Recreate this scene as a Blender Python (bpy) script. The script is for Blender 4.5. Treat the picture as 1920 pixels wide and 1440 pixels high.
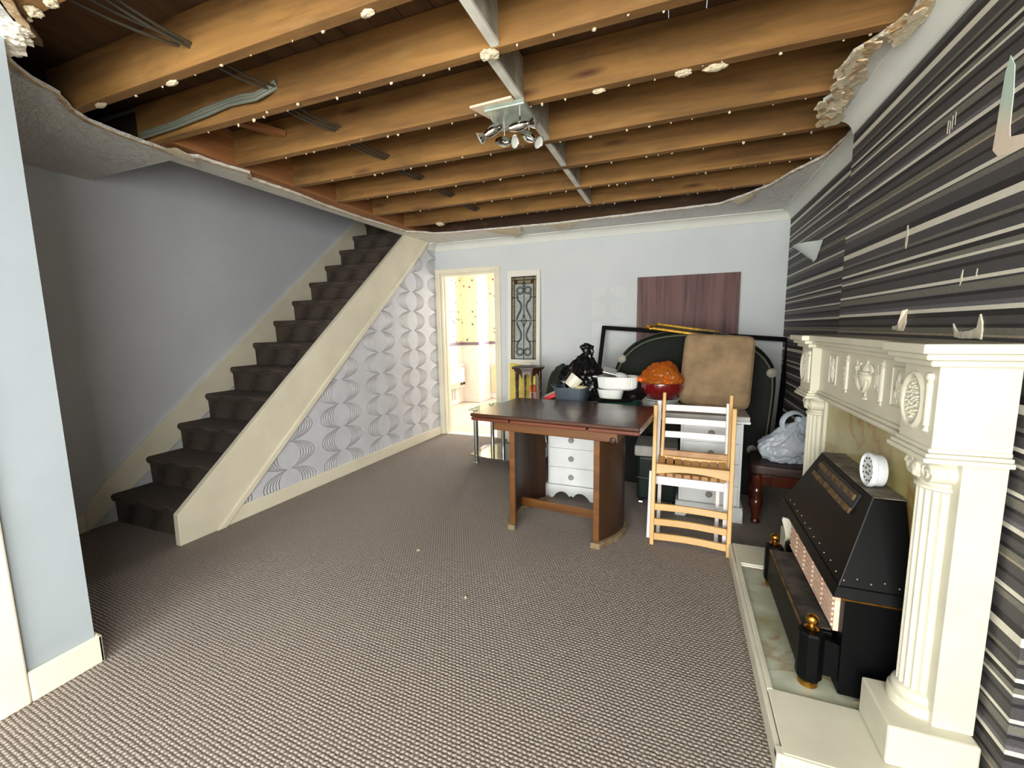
import bpy, bmesh, math, random
from mathutils import Vector, Matrix, noise, Euler
random.seed(7)
C = bpy.context.scene.collection
for o in list(bpy.data.objects): bpy.data.objects.remove(o)
PI = math.pi
R = math.radians
sc = bpy.context.scene

# ------------------------------------------------------------------ camera
cam_d = bpy.data.cameras.new('camera'); cam = bpy.data.objects.new('camera', cam_d); C.objects.link(cam)
cam_d.sensor_width = 36; cam_d.lens = 803 * 36 / 1920; cam_d.clip_start = 0.02
_r = Vector((0.93234, 0.36126, -0.01508)); _u = Vector((-0.0320, 0.12398, 0.99177)); _f = Vector((-0.36016, 0.92418, -0.12715))
cam.matrix_world = Matrix(((_r.x, _u.x, -_f.x, 0), (_r.y, _u.y, -_f.y, 0), (_r.z, _u.z, -_f.z, 1.30), (0, 0, 0, 1)))
sc.camera = cam
sc.view_settings.view_transform = 'Standard'; sc.view_settings.look = 'None'
sc.view_settings.gamma = 1; sc.view_settings.use_curve_mapping = False
sc.view_settings.exposure = 0.12

# ------------------------------------------------------------------ daylight
w = bpy.data.worlds.new('sky'); sc.world = w; w.use_nodes = True
w.node_tree.nodes['Background'].inputs[0].default_value = (0.80, 0.88, 1.0, 1)
w.node_tree.nodes['Background'].inputs[1].default_value = 1.0

def area(name, loc, direction, sx, sy, power, col=(1, 1, 1)):
    d = bpy.data.lights.new(name, 'AREA'); d.shape = 'RECTANGLE'; d.size = sx; d.size_y = sy
    d.energy = power; d.color = col
    o = bpy.data.objects.new(name, d); C.objects.link(o); o.location = loc
    o.rotation_euler = Vector(direction).to_track_quat('-Z', 'Y').to_euler()
    return o
# daylight entering by the room's front window (behind the camera) and by the kitchen's two windows
YF, WX0, WX1, WZ0, WZ1 = -3.2, -2.0, 0.86, 0.30, 2.25      # front wall and its window
area('window_daylight', ((WX0 + WX1) / 2, YF + 0.02, (WZ0 + WZ1) / 2), (0, 1, 0.0), WX1 - WX0 - 0.1, WZ1 - WZ0 - 0.1, 265, (1.0, 0.985, 0.94))
area('side_window_daylight', (0.885, -1.55, 1.5), (-1, 0, 0), 1.8, 1.4, 140, (1.0, 0.985, 0.94))
area('kitchen_daylight', (-2.56, 7.36, 1.52), (0, -1, 0), 0.84, 1.2, 85, (1.0, 0.97, 0.92))
area('kitchen_side_daylight', (-1.05, 6.0, 1.55), (-1, 0, 0), 1.2, 1.1, 22, (1.0, 0.97, 0.92))

# ------------------------------------------------------------------ helpers
class MB:
    def __init__(s): s.v = []; s.f = []
    def add(s, vs, fs):
        n = len(s.v); s.v += [tuple(v) for v in vs]; s.f += [tuple(i + n for i in f) for f in fs]; return s
    def box(s, x0, x1, y0, y1, z0, z1):
        return s.add([(x, y, z) for x in (x0, x1) for y in (y0, y1) for z in (z0, z1)],
                     [(0, 1, 3, 2), (4, 6, 7, 5), (0, 4, 5, 1), (2, 3, 7, 6), (0, 2, 6, 4), (1, 5, 7, 3)])
    def obox(s, c, size, m=None):
        m = m or Matrix(); c = Vector(c); h = [d / 2 for d in size]
        vs = [c + m @ Vector((x * h[0], y * h[1], z * h[2])) for x in (-1, 1) for y in (-1, 1) for z in (-1, 1)]
        return s.add(vs, [(0, 1, 3, 2), (4, 6, 7, 5), (0, 4, 5, 1), (2, 3, 7, 6), (0, 2, 6, 4), (1, 5, 7, 3)])
    def prism(s, poly, ax, a, b):
        n = len(poly)
        def P(p, t):
            return {'x': (t, p[0], p[1]), 'y': (p[0], t, p[1]), 'z': (p[0], p[1], t)}[ax]
        return s.add([P(p, a) for p in poly] + [P(p, b) for p in poly],
                     [tuple(range(n - 1, -1, -1)), tuple(range(n, 2 * n))] + [(i, (i + 1) % n, n + (i + 1) % n, n + i) for i in range(n)])
    def cyl(s, p0, p1, r0, r1=None, n=16):
        r1 = r0 if r1 is None else r1
        p0 = Vector(p0); p1 = Vector(p1); d = (p1 - p0).normalized()
        a = d.orthogonal().normalized(); b = d.cross(a)
        vs = []
        for p, r in ((p0, r0), (p1, r1)):
            vs += [p + (a * math.cos(2 * PI * i / n) + b * math.sin(2 * PI * i / n)) * r for i in range(n)]
        return s.add(vs, [tuple(range(n - 1, -1, -1)), tuple(range(n, 2 * n))] + [(i, (i + 1) % n, n + (i + 1) % n, n + i) for i in range(n)])
    def lathe(s, prof, c=(0, 0, 0), n=24, m=None, a0=0, a1=2 * PI, sx=1, sy=1):
        m = m or Matrix(); c = Vector(c); full = abs(a1 - a0 - 2 * PI) < 1e-6
        k = n if full else n + 1; vs = []
        for r, z in prof:
            for i in range(k):
                t = a0 + (a1 - a0) * i / n
                vs.append(c + m @ Vector((r * sx * math.cos(t), r * sy * math.sin(t), z)))
        fs = []
        for j in range(len(prof) - 1):
            for i in range(n):
                i2 = (i + 1) % k
                fs.append((j * k + i, j * k + i2, (j + 1) * k + i2, (j + 1) * k + i))
        if prof[0][0] > 1e-4: fs.append(tuple(range(k - 1, -1, -1)))
        if prof[-1][0] > 1e-4: fs.append(tuple((len(prof) - 1) * k + i for i in range(k)))
        return s.add(vs, fs)
    def tube(s, pts, r, n=8, closed=False, flat=1.0):
        pts = [Vector(p) for p in pts]; m = len(pts); vs = []
        up = None
        for i, p in enumerate(pts):
            a = pts[(i - 1) % m] if (closed or i > 0) else p
            b = pts[(i + 1) % m] if (closed or i < m - 1) else p
            d = (b - a).normalized()
            if up is None: up = d.orthogonal().normalized()
            up = (up - d * up.dot(d))
            up = up.normalized() if up.length > 1e-6 else d.orthogonal().normalized()
            q = d.cross(up)
            rr = r[i] if isinstance(r, (list, tuple)) else r
            vs += [p + (up * math.cos(2 * PI * k / n) * flat + q * math.sin(2 * PI * k / n)) * rr for k in range(n)]
        fs = []
        for i in range(m if closed else m - 1):
            j = (i + 1) % m
            fs += [(i * n + k, i * n + (k + 1) % n, j * n + (k + 1) % n, j * n + k) for k in range(n)]
        if not closed: fs += [tuple(range(n - 1, -1, -1)), tuple((m - 1) * n + k for k in range(n))]
        return s.add(vs, fs)
    def blob(s, c, rad, seed=0, amp=0.12, freq=2.0, crease=0.0, sub=4, fn=None):
        bm = bmesh.new(); bmesh.ops.create_icosphere(bm, subdivisions=sub, radius=1)
        off = Vector((seed * 3.17, seed * 1.71, seed * 5.3)); c = Vector(c)
        for v in bm.verts:
            p = v.co.copy(); d = 1 + amp * noise.noise(p * freq + off)
            if crease:
                q = p * freq * 2.3 + off
                d -= crease * (1 - abs(noise.noise(q)) * 2) ** 3 * 0.5
                d += crease * 0.5 * noise.noise(q * 2.1)
            p = p * d
            p = Vector((p.x * rad[0], p.y * rad[1], p.z * rad[2]))
            if fn: p = fn(p)
            v.co = c + p
        bm.verts.ensure_lookup_table()
        s.add([v.co[:] for v in bm.verts], [[v.index for v in f.verts] for f in bm.faces]); bm.free(); return s
    def warp(s, fn): s.v = [tuple(fn(Vector(v))) for v in s.v]; return s

def tag(o, label=None, cat=None, group=None, kind=None):
    if label: o['label'] = label
    if cat: o['category'] = cat
    if group: o['group'] = group
    if kind: o['kind'] = kind
    return o
def mk(name, mb, mat, parent=None, smooth=False, bevel=0, label=None, cat=None, group=None, kind=None, ang=40):
    me = bpy.data.meshes.new(name); me.from_pydata(mb.v, [], mb.f); me.validate()
    bm = bmesh.new(); bm.from_mesh(me); bmesh.ops.recalc_face_normals(bm, faces=bm.faces); bm.to_mesh(me); bm.free()
    o = bpy.data.objects.new(name, me); C.objects.link(o); me.materials.append(mat)
    if smooth:
        for p in me.polygons: p.use_smooth = True
        me.set_sharp_from_angle(angle=R(ang))
    if bevel:
        b = o.modifiers.new('bevel', 'BEVEL'); b.width = bevel; b.segments = 2; b.limit_method = 'ANGLE'; b.angle_limit = R(35)
    if parent: o.parent = parent
    return tag(o, label, cat, group, kind)
def root(name, label, cat, loc=(0, 0, 0), rz=0, group=None, rot=None, kind=None):
    o = bpy.data.objects.new(name, None); C.objects.link(o); o.location = loc; o.rotation_euler = rot or (0, 0, rz)
    o.empty_display_size = 0.05
    return tag(o, label, cat, group, kind)
def bx(*a): return MB().box(*a)
def dup(r, loc=None, label=None, rot=None):
    c = r.copy(); C.objects.link(c)
    if loc is not None: c.location = loc
    if rot is not None: c.rotation_euler = rot
    if label: c['label'] = label
    for ch in list(r.children):
        k = ch.copy(); C.objects.link(k); k.parent = c
        for g in list(ch.children):
            q = g.copy(); C.objects.link(q); q.parent = k
    return c

# ------------------------------------------------------------------ materials
def lin(c):
    return tuple(((x / 255) / 12.92 if x / 255 <= 0.04045 else ((x / 255 + 0.055) / 1.055) ** 2.4) for x in c[:3]) + (1,)
class NT:
    def __init__(s, name):
        s.m = bpy.data.materials.new(name); s.m.use_nodes = True; s.t = s.m.node_tree
        s.b = s.t.nodes['Principled BSDF']; s.out = s.t.nodes['Material Output']
    def n(s, typ, **kw):
        nd = s.t.nodes.new(typ)
        for k, v in kw.items():
            if k.startswith('i_'):
                nd.inputs[int(k[2:]) if k[2:].isdigit() else k[2:]].default_value = v
            else: setattr(nd, k, v)
        return nd
    def l(s, a, b): s.t.links.new(a, b)
    def coord(s, kind='Object', scale=(1, 1, 1), rot=(0, 0, 0)):
        tc = s.n('ShaderNodeTexCoord'); mp = s.n('ShaderNodeMapping')
        mp.inputs['Scale'].default_value = scale; mp.inputs['Rotation'].default_value = rot
        s.l(tc.outputs[kind], mp.inputs[0]); return mp.outputs[0]
    def math(s, op, a, b=None, c=None):
        nd = s.n('ShaderNodeMath', operation=op)
        for i, x in enumerate((a, b, c)):
            if x is None: continue
            if isinstance(x, (int, float)): nd.inputs[i].default_value = x
            else: s.l(x, nd.inputs[i])
        return nd.outputs[0]
    def noise(s, vec, scale=5, detail=4, rough=0.55, dist=0):
        nd = s.n('ShaderNodeTexNoise'); s.l(vec, nd.inputs['Vector'])
        nd.inputs['Scale'].default_value = scale; nd.inputs['Detail'].default_value = detail
        nd.inputs['Roughness'].default_value = rough; nd.inputs['Distortion'].default_value = dist
        return nd.outputs['Fac']
    def ramp(s, fac, stops, interp='LINEAR'):
        nd = s.n('ShaderNodeValToRGB'); cr = nd.color_ramp; cr.interpolation = interp
        while len(cr.elements) < len(stops): cr.elements.new(0.5)
        for e, (p, c) in zip(cr.elements, stops): e.position = p; e.color = lin(c)
        s.l(fac, nd.inputs[0]); return nd.outputs[0]
    def mix(s, fac, a, b, typ='MIX'):
        nd = s.n('ShaderNodeMix', data_type='RGBA', blend_type=typ)
        for x, i in ((fac, 0), (a, 6), (b, 7)):
            if isinstance(x, (int, float, tuple)): nd.inputs[i].default_value = x
            else: s.l(x, nd.inputs[i])
        return nd.outputs[2]
    def bump(s, h, strength=0.3, dist=0.01, prev=None):
        nd = s.n('ShaderNodeBump'); nd.inputs['Strength'].default_value = strength; nd.inputs['Distance'].default_value = dist
        s.l(h, nd.inputs['Height'])
        if prev: s.l(prev, nd.inputs['Normal'])
        s.l(nd.outputs[0], s.b.inputs['Normal']); return nd.outputs[0]
    def set(s, col=None, rough=None, metal=None, **kw):
        if col is not None:
            if isinstance(col, tuple): s.b.inputs['Base Color'].default_value = col
            else: s.l(col, s.b.inputs['Base Color'])
        if rough is not None:
            if isinstance(rough, (int, float)): s.b.inputs['Roughness'].default_value = rough
            else: s.l(rough, s.b.inputs['Roughness'])
        if metal is not None: s.b.inputs['Metallic'].default_value = metal
        for k, v in kw.items(): s.b.inputs[k.replace('_', ' ')].default_value = v
        return s.m
def plain(name, col, rough=0.5, metal=0, var=0.0, vs=6, bump=0, bs=60, col2=None, **kw):
    t = NT(name); v = t.coord('Object')
    if var:
        c2 = col2 or tuple(x * (1 - var) for x in col)
        t.set(t.ramp(t.noise(v, vs, 5), [(0.35, c2), (0.65, col)]), rough, metal, **kw)
    else: t.set(lin(col), rough, metal, **kw)
    if bump: t.bump(t.noise(v, bs, 3), bump, 0.004)
    return t.m
def wood(name, c1, c2, axis='x', scale=1.0, rough=0.5, bump=0.15, knots=None, coat=0.0, contrast=(0.3, 0.72), dirt=False):
    t = NT(name); k = 14 * scale
    sc_ = {'x': (k * 0.06, k, k), 'y': (k, k * 0.06, k), 'z': (k, k, k * 0.06)}[axis]
    v = t.coord('Object', sc_)
    n1 = t.noise(v, 1.0, 6, 0.6, 0.6)
    v2 = t.coord('Object'); n2 = t.noise(v2, 2.2, 3)
    c = t.ramp(n1, [(contrast[0], c2), (contrast[1], c1)])
    c = t.mix(t.math('MULTIPLY', n2, 0.55), c, lin(tuple(x * 0.62 for x in c1)), 'MIX')
    if dirt:
        nd = t.noise(t.coord('Object', (1.0, 2.2, 3.4)), 2.1, 7, 0.66, 0.5)
        c = t.mix(t.ramp(nd, [(0.46, (0, 0, 0)), (0.72, (190, 190, 190))]), c, lin(tuple(x * 0.42 for x in c1)))
        nd2 = t.noise(t.coord('Object', (1.3, 2, 5)), 3.0, 4, 0.6)
        c = t.mix(t.ramp(nd2, [(0.58, (0, 0, 0)), (0.78, (110, 110, 110))]), c, lin((186, 160, 116)))
    if knots:
        vo = t.n('ShaderNodeTexVoronoi'); t.l(t.coord('Object', (1.6, 3, 7)), vo.inputs['Vector']); vo.inputs['Scale'].default_value = 1.0
        kf = t.ramp(vo.outputs['Distance'], [(0.03, (255, 255, 255)), (0.16, (0, 0, 0))])
        c = t.mix(kf, c, lin(knots))
    t.set(c, rough, 0, Coat_Weight=coat)
    t.bump(n1, bump, 0.003)
    return t.m

M = {}
M['paint_cream'] = plain('cream gloss paint', (244, 237, 214), 0.38, var=0.05, vs=3)
M['paint_white'] = plain('white gloss paint', (240, 238, 228), 0.35, var=0.03, vs=4)
M['surround'] = plain('cream white fireplace paint', (215, 211, 192), 0.42, var=0.05, vs=5, bump=0.05, bs=40)
M['plaster'] = plain('white plaster', (222, 222, 212), 0.9, var=0.06, vs=12, bump=0.25, bs=90)
M['cove'] = plain('cove paint', (226, 228, 220), 0.75, var=0.03, vs=5)
M['raw'] = plain('torn plaster', (226, 208, 172), 0.95, var=0.22, vs=30, bump=0.8, bs=60, col2=(168, 130, 84))
M['lump'] = plain('plaster crumbs', (216, 202, 172), 0.95, var=0.15, vs=60, bump=0.5, bs=120)
M['joist'] = wood('rough sawn joist', (178, 131, 68), (112, 74, 34), 'x', 1.0, 0.8, 0.35, knots=(84, 50, 24), dirt=True)
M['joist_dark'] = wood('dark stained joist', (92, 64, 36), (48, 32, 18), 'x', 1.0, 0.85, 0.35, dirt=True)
M['joist_y'] = wood('rough sawn trimmer', (190, 128, 76), (130, 80, 40), 'y', 1.0, 0.75, 0.3)
M['void_shade'] = wood('painted void shade', (70, 48, 28), (40, 26, 15), 'y', 1.0, 0.9, 0.1)  # dark brown that paints in the shade of the unlit ceiling void
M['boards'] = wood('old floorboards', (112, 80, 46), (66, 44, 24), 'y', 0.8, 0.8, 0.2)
M['noggin'] = plain('limewashed noggin', (196, 192, 174), 0.85, var=0.3, vs=9, bump=0.2, bs=50)
M['batten'] = plain('painted batten', (240, 238, 226), 0.7, var=0.1, vs=9)
M['blue_wall'] = plain('blue grey emulsion', (216, 220, 226), 0.8, var=0.03, vs=2.5, bump=0.06, bs=120)
M['pier_wall'] = plain('pale blue wall', (166, 176, 182), 0.7, var=0.03, vs=3, bump=0.12, bs=22)
M['dark_wood'] = wood('dark polished wood', (98, 56, 36), (50, 27, 18), 'x', 1.3, 0.27, 0.05, coat=0.12)
M['edge_wood'] = wood('table edge', (124, 62, 40), (70, 32, 22), 'x', 1.6, 0.3, 0.05, coat=0.3)
M['oak'] = wood('worn oak', (134, 84, 34), (84, 50, 20), 'x', 1.3, 0.42, 0.08)
M['oak_z'] = wood('worn oak upright', (74, 46, 25), (40, 24, 13), 'z', 1.3, 0.42, 0.08)
M['oak_pale'] = plain('scuffed pale foot', (150, 128, 96), 0.7, var=0.3, vs=20, bump=0.2)
M['beech'] = wood('yellow beech', (226, 182, 104), (196, 146, 72), 'z', 1.2, 0.4, 0.05)
M['beech_x'] = wood('yellow beech rail', (226, 182, 104), (196, 146, 72), 'x', 1.2, 0.4, 0.05)
M['beech_d'] = wood('worn beech seat', (196, 148, 92), (160, 108, 56), 'y', 1.2, 0.5, 0.05)
M['white_wood'] = plain('pinkish white painted wood', (232, 222, 220), 0.4, var=0.06, vs=8)
M['desk'] = plain('white painted pine', (226, 229, 230), 0.45, var=0.05, vs=6, bump=0.05, bs=40)
M['desk_top'] = plain('dusty desk top', (186, 184, 178), 0.5, var=0.15, vs=8)
M['steel'] = plain('brushed steel', (190, 190, 186), 0.28, 1.0)
M['chrome'] = plain('chrome', (225, 225, 220), 0.1, 1.0)
M['dust'] = plain('dusty shelf top', (150, 143, 122), 0.95, var=0.25, vs=18, bump=0.2, bs=120)
M['brass'] = plain('old brass', (200, 146, 62), 0.25, 1.0, var=0.25, vs=40)
M['gold'] = plain('gilt frame', (206, 160, 62), 0.35, 0.8, var=0.25, vs=40)
M['black'] = plain('black painted steel', (8, 9, 10), 0.45, 0.0, var=0.1, vs=8, bump=0.04, bs=80)
M['fender_dust'] = plain('sooty fender top', (84, 78, 70), 0.85, var=0.5, vs=14, bump=0.1, bs=70)
M['black_dust'] = plain('dusty black steel', (140, 131, 117), 0.9, 0.0, var=0.4, vs=14, bump=0.1, bs=70)
M['rust'] = plain('rusty grille', (122, 96, 62), 0.8, 0.2, var=0.45, vs=30, bump=0.2)
M['ceramic'] = plain('ceramic radiant', (226, 208, 192), 0.6, var=0.2, vs=40, col2=(226, 184, 158))
M['frame_black'] = plain('black frame', (11, 10, 11), 0.35)
M['bag_fabric'] = plain('dark green black nylon', (27, 31, 26), 0.6, var=0.3, vs=4, bump=0.6, bs=9)
for k_, v_ in (('black', 0.12), ('bag_fabric', 0.2), ('frame_black', 0.05)): M[k_].node_tree.nodes['Principled BSDF'].inputs['Specular IOR Level'].default_value = v_
M['piping'] = plain('grey green piping', (84, 84, 66), 0.6)
M['stud'] = plain('grey stud', (150, 146, 134), 0.5, var=0.1)
M['bin_bag'] = plain('black polythene', (13, 13, 15), 0.26, bump=0.5, bs=8)
M['green_cloth'] = plain('dark green cloth', (36, 46, 34), 0.85, var=0.25, vs=9, bump=0.3, bs=60)
M['green_leather'] = plain('dark green leather', (20, 36, 32), 0.3, var=0.3, vs=7, bump=0.15, bs=40)
M['cushion'] = plain('tan plush', (156, 130, 98), 0.92, var=0.18, vs=9, bump=0.3, bs=150)
M['grey_plastic'] = plain('blue grey enamel', (72, 82, 94), 0.4, var=0.1)
M['white_ceramic'] = plain('white glazed ceramic', (232, 233, 230), 0.18)
M['cream_ceramic'] = plain('cream glazed ceramic', (228, 222, 204), 0.25)
M['black_pan'] = plain('black pan', (22, 18, 18), 0.35)
M['red_bowl'] = plain('dark red glaze', (104, 16, 18), 0.14, Coat_Weight=0.5)
M['red_pack'] = plain('red packet', (196, 30, 44), 0.4)
M['pack_white'] = plain('packet label', (226, 206, 190), 0.5, var=0.12, vs=40)
M['orange'] = plain('orange plastic', (240, 106, 28), 0.4)
M['pink_plastic'] = plain('pale pink bottle', (222, 170, 150), 0.35)
M['yellow_board'] = plain('yellow board', (214, 190, 82), 0.6, var=0.1, vs=10)
M['yellow_edge'] = plain('cream board edge', (236, 226, 176), 0.6)
M['turned'] = wood('dark turned wood', (74, 44, 24), (38, 22, 12), 'z', 1.5, 0.35, 0.05)
M['mahogany'] = wood('reddish turned stool', (92, 38, 22), (46, 18, 12), 'z', 1.5, 0.2, 0.05, coat=0.4)
M['pad'] = plain('brown leather pad', (56, 34, 26), 0.5, var=0.2, vs=12, bump=0.1)
M['clock'] = plain('pale plastic', (222, 226, 230), 0.35)
M['slot'] = plain('dark slots', (40, 40, 44), 0.6)
M['fluff'] = plain('torn fibres', (232, 226, 208), 0.95, bump=0.6, bs=50)
M['shade'] = plain('pale frosted shade', (230, 238, 232), 0.4, var=0.05, Subsurface_Weight=0.0)
M['cable'] = plain('grey cable', (112, 116, 104), 0.5)
M['cable_dark'] = plain('old dark cable', (74, 68, 56), 0.6)
M['paper_tear'] = plain('torn paper backing', (222, 216, 196), 0.9, var=0.12, vs=40, bump=0.3, bs=80)
M['lead'] = plain('lead came', (40, 40, 38), 0.5, 0.5)
M['red_glass'] = plain('dark red glass', (98, 34, 28), 0.2)
M['amber_glass'] = plain('amber textured glass', (148, 138, 112), 0.25, var=0.2, vs=40)
M['clear_glass'] = plain('textured clear glass', (176, 184, 180), 0.2, var=0.1, vs=30, bump=0.15, bs=70)
M['k_white'] = plain('kitchen white paint', (226, 218, 208), 0.7)
M['k_floor'] = plain('kitchen vinyl', (214, 196, 180), 0.5, var=0.1, vs=6)
M['k_rail'] = plain('kitchen dado rail', (112, 98, 112), 0.5)
M['k_board'] = plain('kitchen hatch board', (234, 204, 164), 0.6, var=0.08)
M['heater'] = plain('heater enamel', (240, 232, 212), 0.4)
M['heater_grey'] = plain('heater grille', (168, 160, 156), 0.5)
M['heater_tan'] = plain('heater tan panel', (214, 168, 146), 0.5)
M['mdf'] = plain('pinkish plasterboard', (226, 200, 172), 0.9)
M['plate_glass'] = plain('mirror plate', (172, 182, 168), 0.25, 0.35, var=0.1, vs=12)
M['bulb'] = plain('frosted bulb', (232, 236, 226), 0.2)
M['upstairs'] = plain('upstairs wall', (160, 164, 170), 0.85)
M['hall'] = plain('hall wall', (150, 154, 160), 0.85)

def carpet(name, ca, cb, dust=True):
    t = NT(name); v = t.coord('Object', (1, 1, 1), (0, 0, R(3)))
    jn = t.n('ShaderNodeTexNoise'); t.l(v, jn.inputs['Vector']); jn.inputs['Scale'].default_value = 45; jn.inputs['Detail'].default_value = 1
    ja = t.n('ShaderNodeVectorMath', operation='MULTIPLY_ADD'); t.l(jn.outputs['Color'], ja.inputs[0]); ja.inputs[1].default_value = (0.007, 0.007, 0); t.l(v, ja.inputs[2])
    sx = t.n('ShaderNodeSeparateXYZ'); t.l(ja.outputs[0], sx.inputs[0])
    p = 0.017
    row = t.math('DIVIDE', sx.outputs[1], p * 0.8); sh = t.math('MULTIPLY', t.math('MODULO', t.math('FLOOR', row), 2.0), 0.5)
    fx = t.math('SUBTRACT', t.math('FRACT', t.math('ADD', t.math('DIVIDE', sx.outputs[0], p), sh)), 0.5)
    fy = t.math('SUBTRACT', t.math('FRACT', row), 0.5)
    d = t.math('SQRT', t.math('ADD', t.math('MULTIPLY', fx, fx), t.math('MULTIPLY', fy, fy)))
    h = t.math('SUBTRACT', 1.0, t.math('MULTIPLY', d, 1.6))
    n = t.noise(v, 130, 2); h2 = t.math('ADD', h, t.math('MULTIPLY', n, 0.7))
    c = t.ramp(h2, [(0.40, cb), (1.05, ca)])
    if dust:
        big = t.noise(v, 1.3, 6, 0.65)
        c = t.mix(t.ramp(big, [(0.48, (0, 0, 0)), (0.72, (90, 90, 90))]), c, lin((176, 166, 156)))
        sp = t.noise(v, 24, 3, 0.7)
        c = t.mix(t.ramp(sp, [(0.70, (0, 0, 0)), (0.80, (120, 120, 120))]), c, lin((196, 188, 176)))
    t.set(c, 0.95); t.bump(h2, 0.9, 0.006); return t.m
M['carpet'] = carpet('woven brown carpet', (172, 161, 152), (90, 80, 74))
M['stair_carpet'] = carpet('dark stair carpet', (96, 84, 74), (50, 43, 37), False)

def stripes():
    t = NT('striped wallpaper'); g = t.n('ShaderNodeNewGeometry'); s = t.n('ShaderNodeSeparateXYZ'); t.l(g.outputs['Position'], s.inputs[0])
    W = (222, 218, 204); G = (72, 70, 73); L = (118, 116, 106); K = (18, 19, 26); P = (54, 51, 64); A = (168, 156, 132); T = (108, 104, 112)
    z0 = 1.644; per = 0.545
    seq = [(1.644, W), (1.622, G), (1.590, L), (1.579, K), (1.568, G), (1.541, W), (1.530, K), (1.515, L), (1.500, W), (1.492, G), (1.475, K), (1.464, G),
           (1.432, W), (1.421, P), (1.416, L), (1.394, T), (1.389, K), (1.380, G), (1.359, T), (1.347, W), (1.334, K), (1.318, G), (1.295, K), (1.286, L), (1.267, A),
           (1.259, G), (1.232, K), (1.224, G), (1.196, W), (1.183, P), (1.179, L), (1.162, G)]
    f = t.math('FRACT', t.math('DIVIDE', t.math('SUBTRACT', z0 + 4 * per, s.outputs[2]), per))
    stops = [((z0 - z) / per, c) for z, c in seq]
    c = t.ramp(f, stops, 'CONSTANT')
    blk = t.ramp(f, [(0.0, (0, 0, 0)), ((z0 - 1.123) / per, (255, 255, 255))], 'CONSTANT')
    c = t.mix(blk, c, lin(K))
    v = t.coord('Object'); n = t.noise(v, 220, 2); c = t.mix(0.5, c, t.ramp(n, [(0.3, (70, 70, 70)), (0.7, (190, 190, 190))]), 'SOFT_LIGHT')
    n2 = t.noise(v, 2.0, 4); c = t.mix(t.math('MULTIPLY', n2, 0.12), c, lin((120, 110, 96)))
    t.set(c, 0.62); t.bump(n, 0.08, 0.002); return t.m
M['stripes'] = stripes()

def rings(t, y, z, yc0, py, zc0, pz, step=0.026, rad=0.108):
    # concentric part-circles left and right of a column of circles
    yy = t.math('SUBTRACT', t.math('MULTIPLY', t.math('FRACT', t.math('ADD', t.math('DIVIDE', t.math('SUBTRACT', y, yc0), py), 0.5)), py), py / 2)
    zz = t.math('SUBTRACT', t.math('MULTIPLY', t.math('FRACT', t.math('ADD', t.math('DIVIDE', t.math('SUBTRACT', z, zc0), pz), 0.5)), pz), pz / 2)
    ax = t.math('ABSOLUTE', yy)
    zn = t.math('DIVIDE', zz, pz / 2)
    ch = t.math('SQRT', t.math('MAXIMUM', t.math('SUBTRACT', 1.0, t.math('MULTIPLY', zn, zn)), 0.03))
    k = t.math('DIVIDE', t.math('SUBTRACT', t.math('DIVIDE', ax, ch), rad), step)
    fr = t.math('FRACT', t.math('ADD', k, 0.5))
    ridge = t.math('SUBTRACT', 1.0, t.math('MINIMUM', t.math('MULTIPLY', t.math('ABSOLUTE', t.math('SUBTRACT', fr, 0.5)), 3.6), 1.0))
    msk = t.math('MULTIPLY', t.math('GREATER_THAN', k, -0.5), t.math('LESS_THAN', k, 5.5))
    return t.math('MULTIPLY', ridge, msk)
def emboss():
    t = NT('embossed circle wallpaper'); v = t.coord('Object'); s = t.n('ShaderNodeSeparateXYZ'); t.l(v, s.inputs[0])
    wob = t.noise(v, 1.5, 2)
    y = t.math('ADD', s.outputs[1], t.math('MULTIPLY', wob, 0.03)); z = s.outputs[2]
    r = rings(t, y, z, 3.555, 0.568, 0.983, 0.213)
    n = t.noise(v, 3.2, 4, 0.6)
    t.set(t.ramp(t.noise(v, 6, 5), [(0.3, (208, 210, 219)), (0.7, (222, 224, 231))]), 0.42)
    h = t.math('ADD', r, t.math('MULTIPLY', n, 1.4))
    t.bump(h, 0.9, 0.013); return t.m
M['emboss'] = emboss()
def backwall():
    t = NT('back wall paper'); v = t.coord('Object'); s = t.n('ShaderNodeSeparateXYZ'); t.l(v, s.inputs[0])
    x = s.outputs[0]; z = s.outputs[2]
    r = rings(t, x, z, -0.445, 0.52, 1.49, 0.205, 0.025, 0.1035)
    zm = t.math('MULTIPLY', t.math('GREATER_THAN', z, 1.05), t.math('LESS_THAN', z, 1.72))
    xm = t.math('MULTIPLY', t.math('GREATER_THAN', x, -0.88), t.math('LESS_THAN', x, -0.48))
    wear = t.ramp(t.noise(v, 3.5, 3), [(0.35, (70, 70, 70)), (0.6, (255, 255, 255))])
    m = t.math('MULTIPLY', t.math('MULTIPLY', r, zm), xm)
    m = t.math('MULTIPLY', m, wear)
    base = t.ramp(t.noise(v, 1.6, 4), [(0.3, (208, 212, 215)), (0.7, (216, 220, 222))])
    c = t.mix(t.math('MULTIPLY', m, 0.8), base, lin((238, 238, 232)))
    t.set(c, 0.75)
    r2 = rings(t, x, z, -0.445, 0.52, 1.49, 0.205, 0.025, 0.1035)
    t.bump(t.math('ADD', t.math('MULTIPLY', r2, 0.12), t.math('MULTIPLY', t.noise(v, 60, 3), 0.4)), 0.2, 0.004); return t.m
M['back_wall'] = backwall()
def artex():
    t = NT('textured ceiling'); v = t.coord('Object')
    n = t.noise(v, 26, 4, 0.65, 1.2)
    t.set(t.ramp(t.noise(v, 3, 4), [(0.3, (230, 228, 222)), (0.7, (242, 240, 233))]), 0.85); t.bump(n, 1.0, 0.03); return t.m
M['artex'] = artex()
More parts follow.
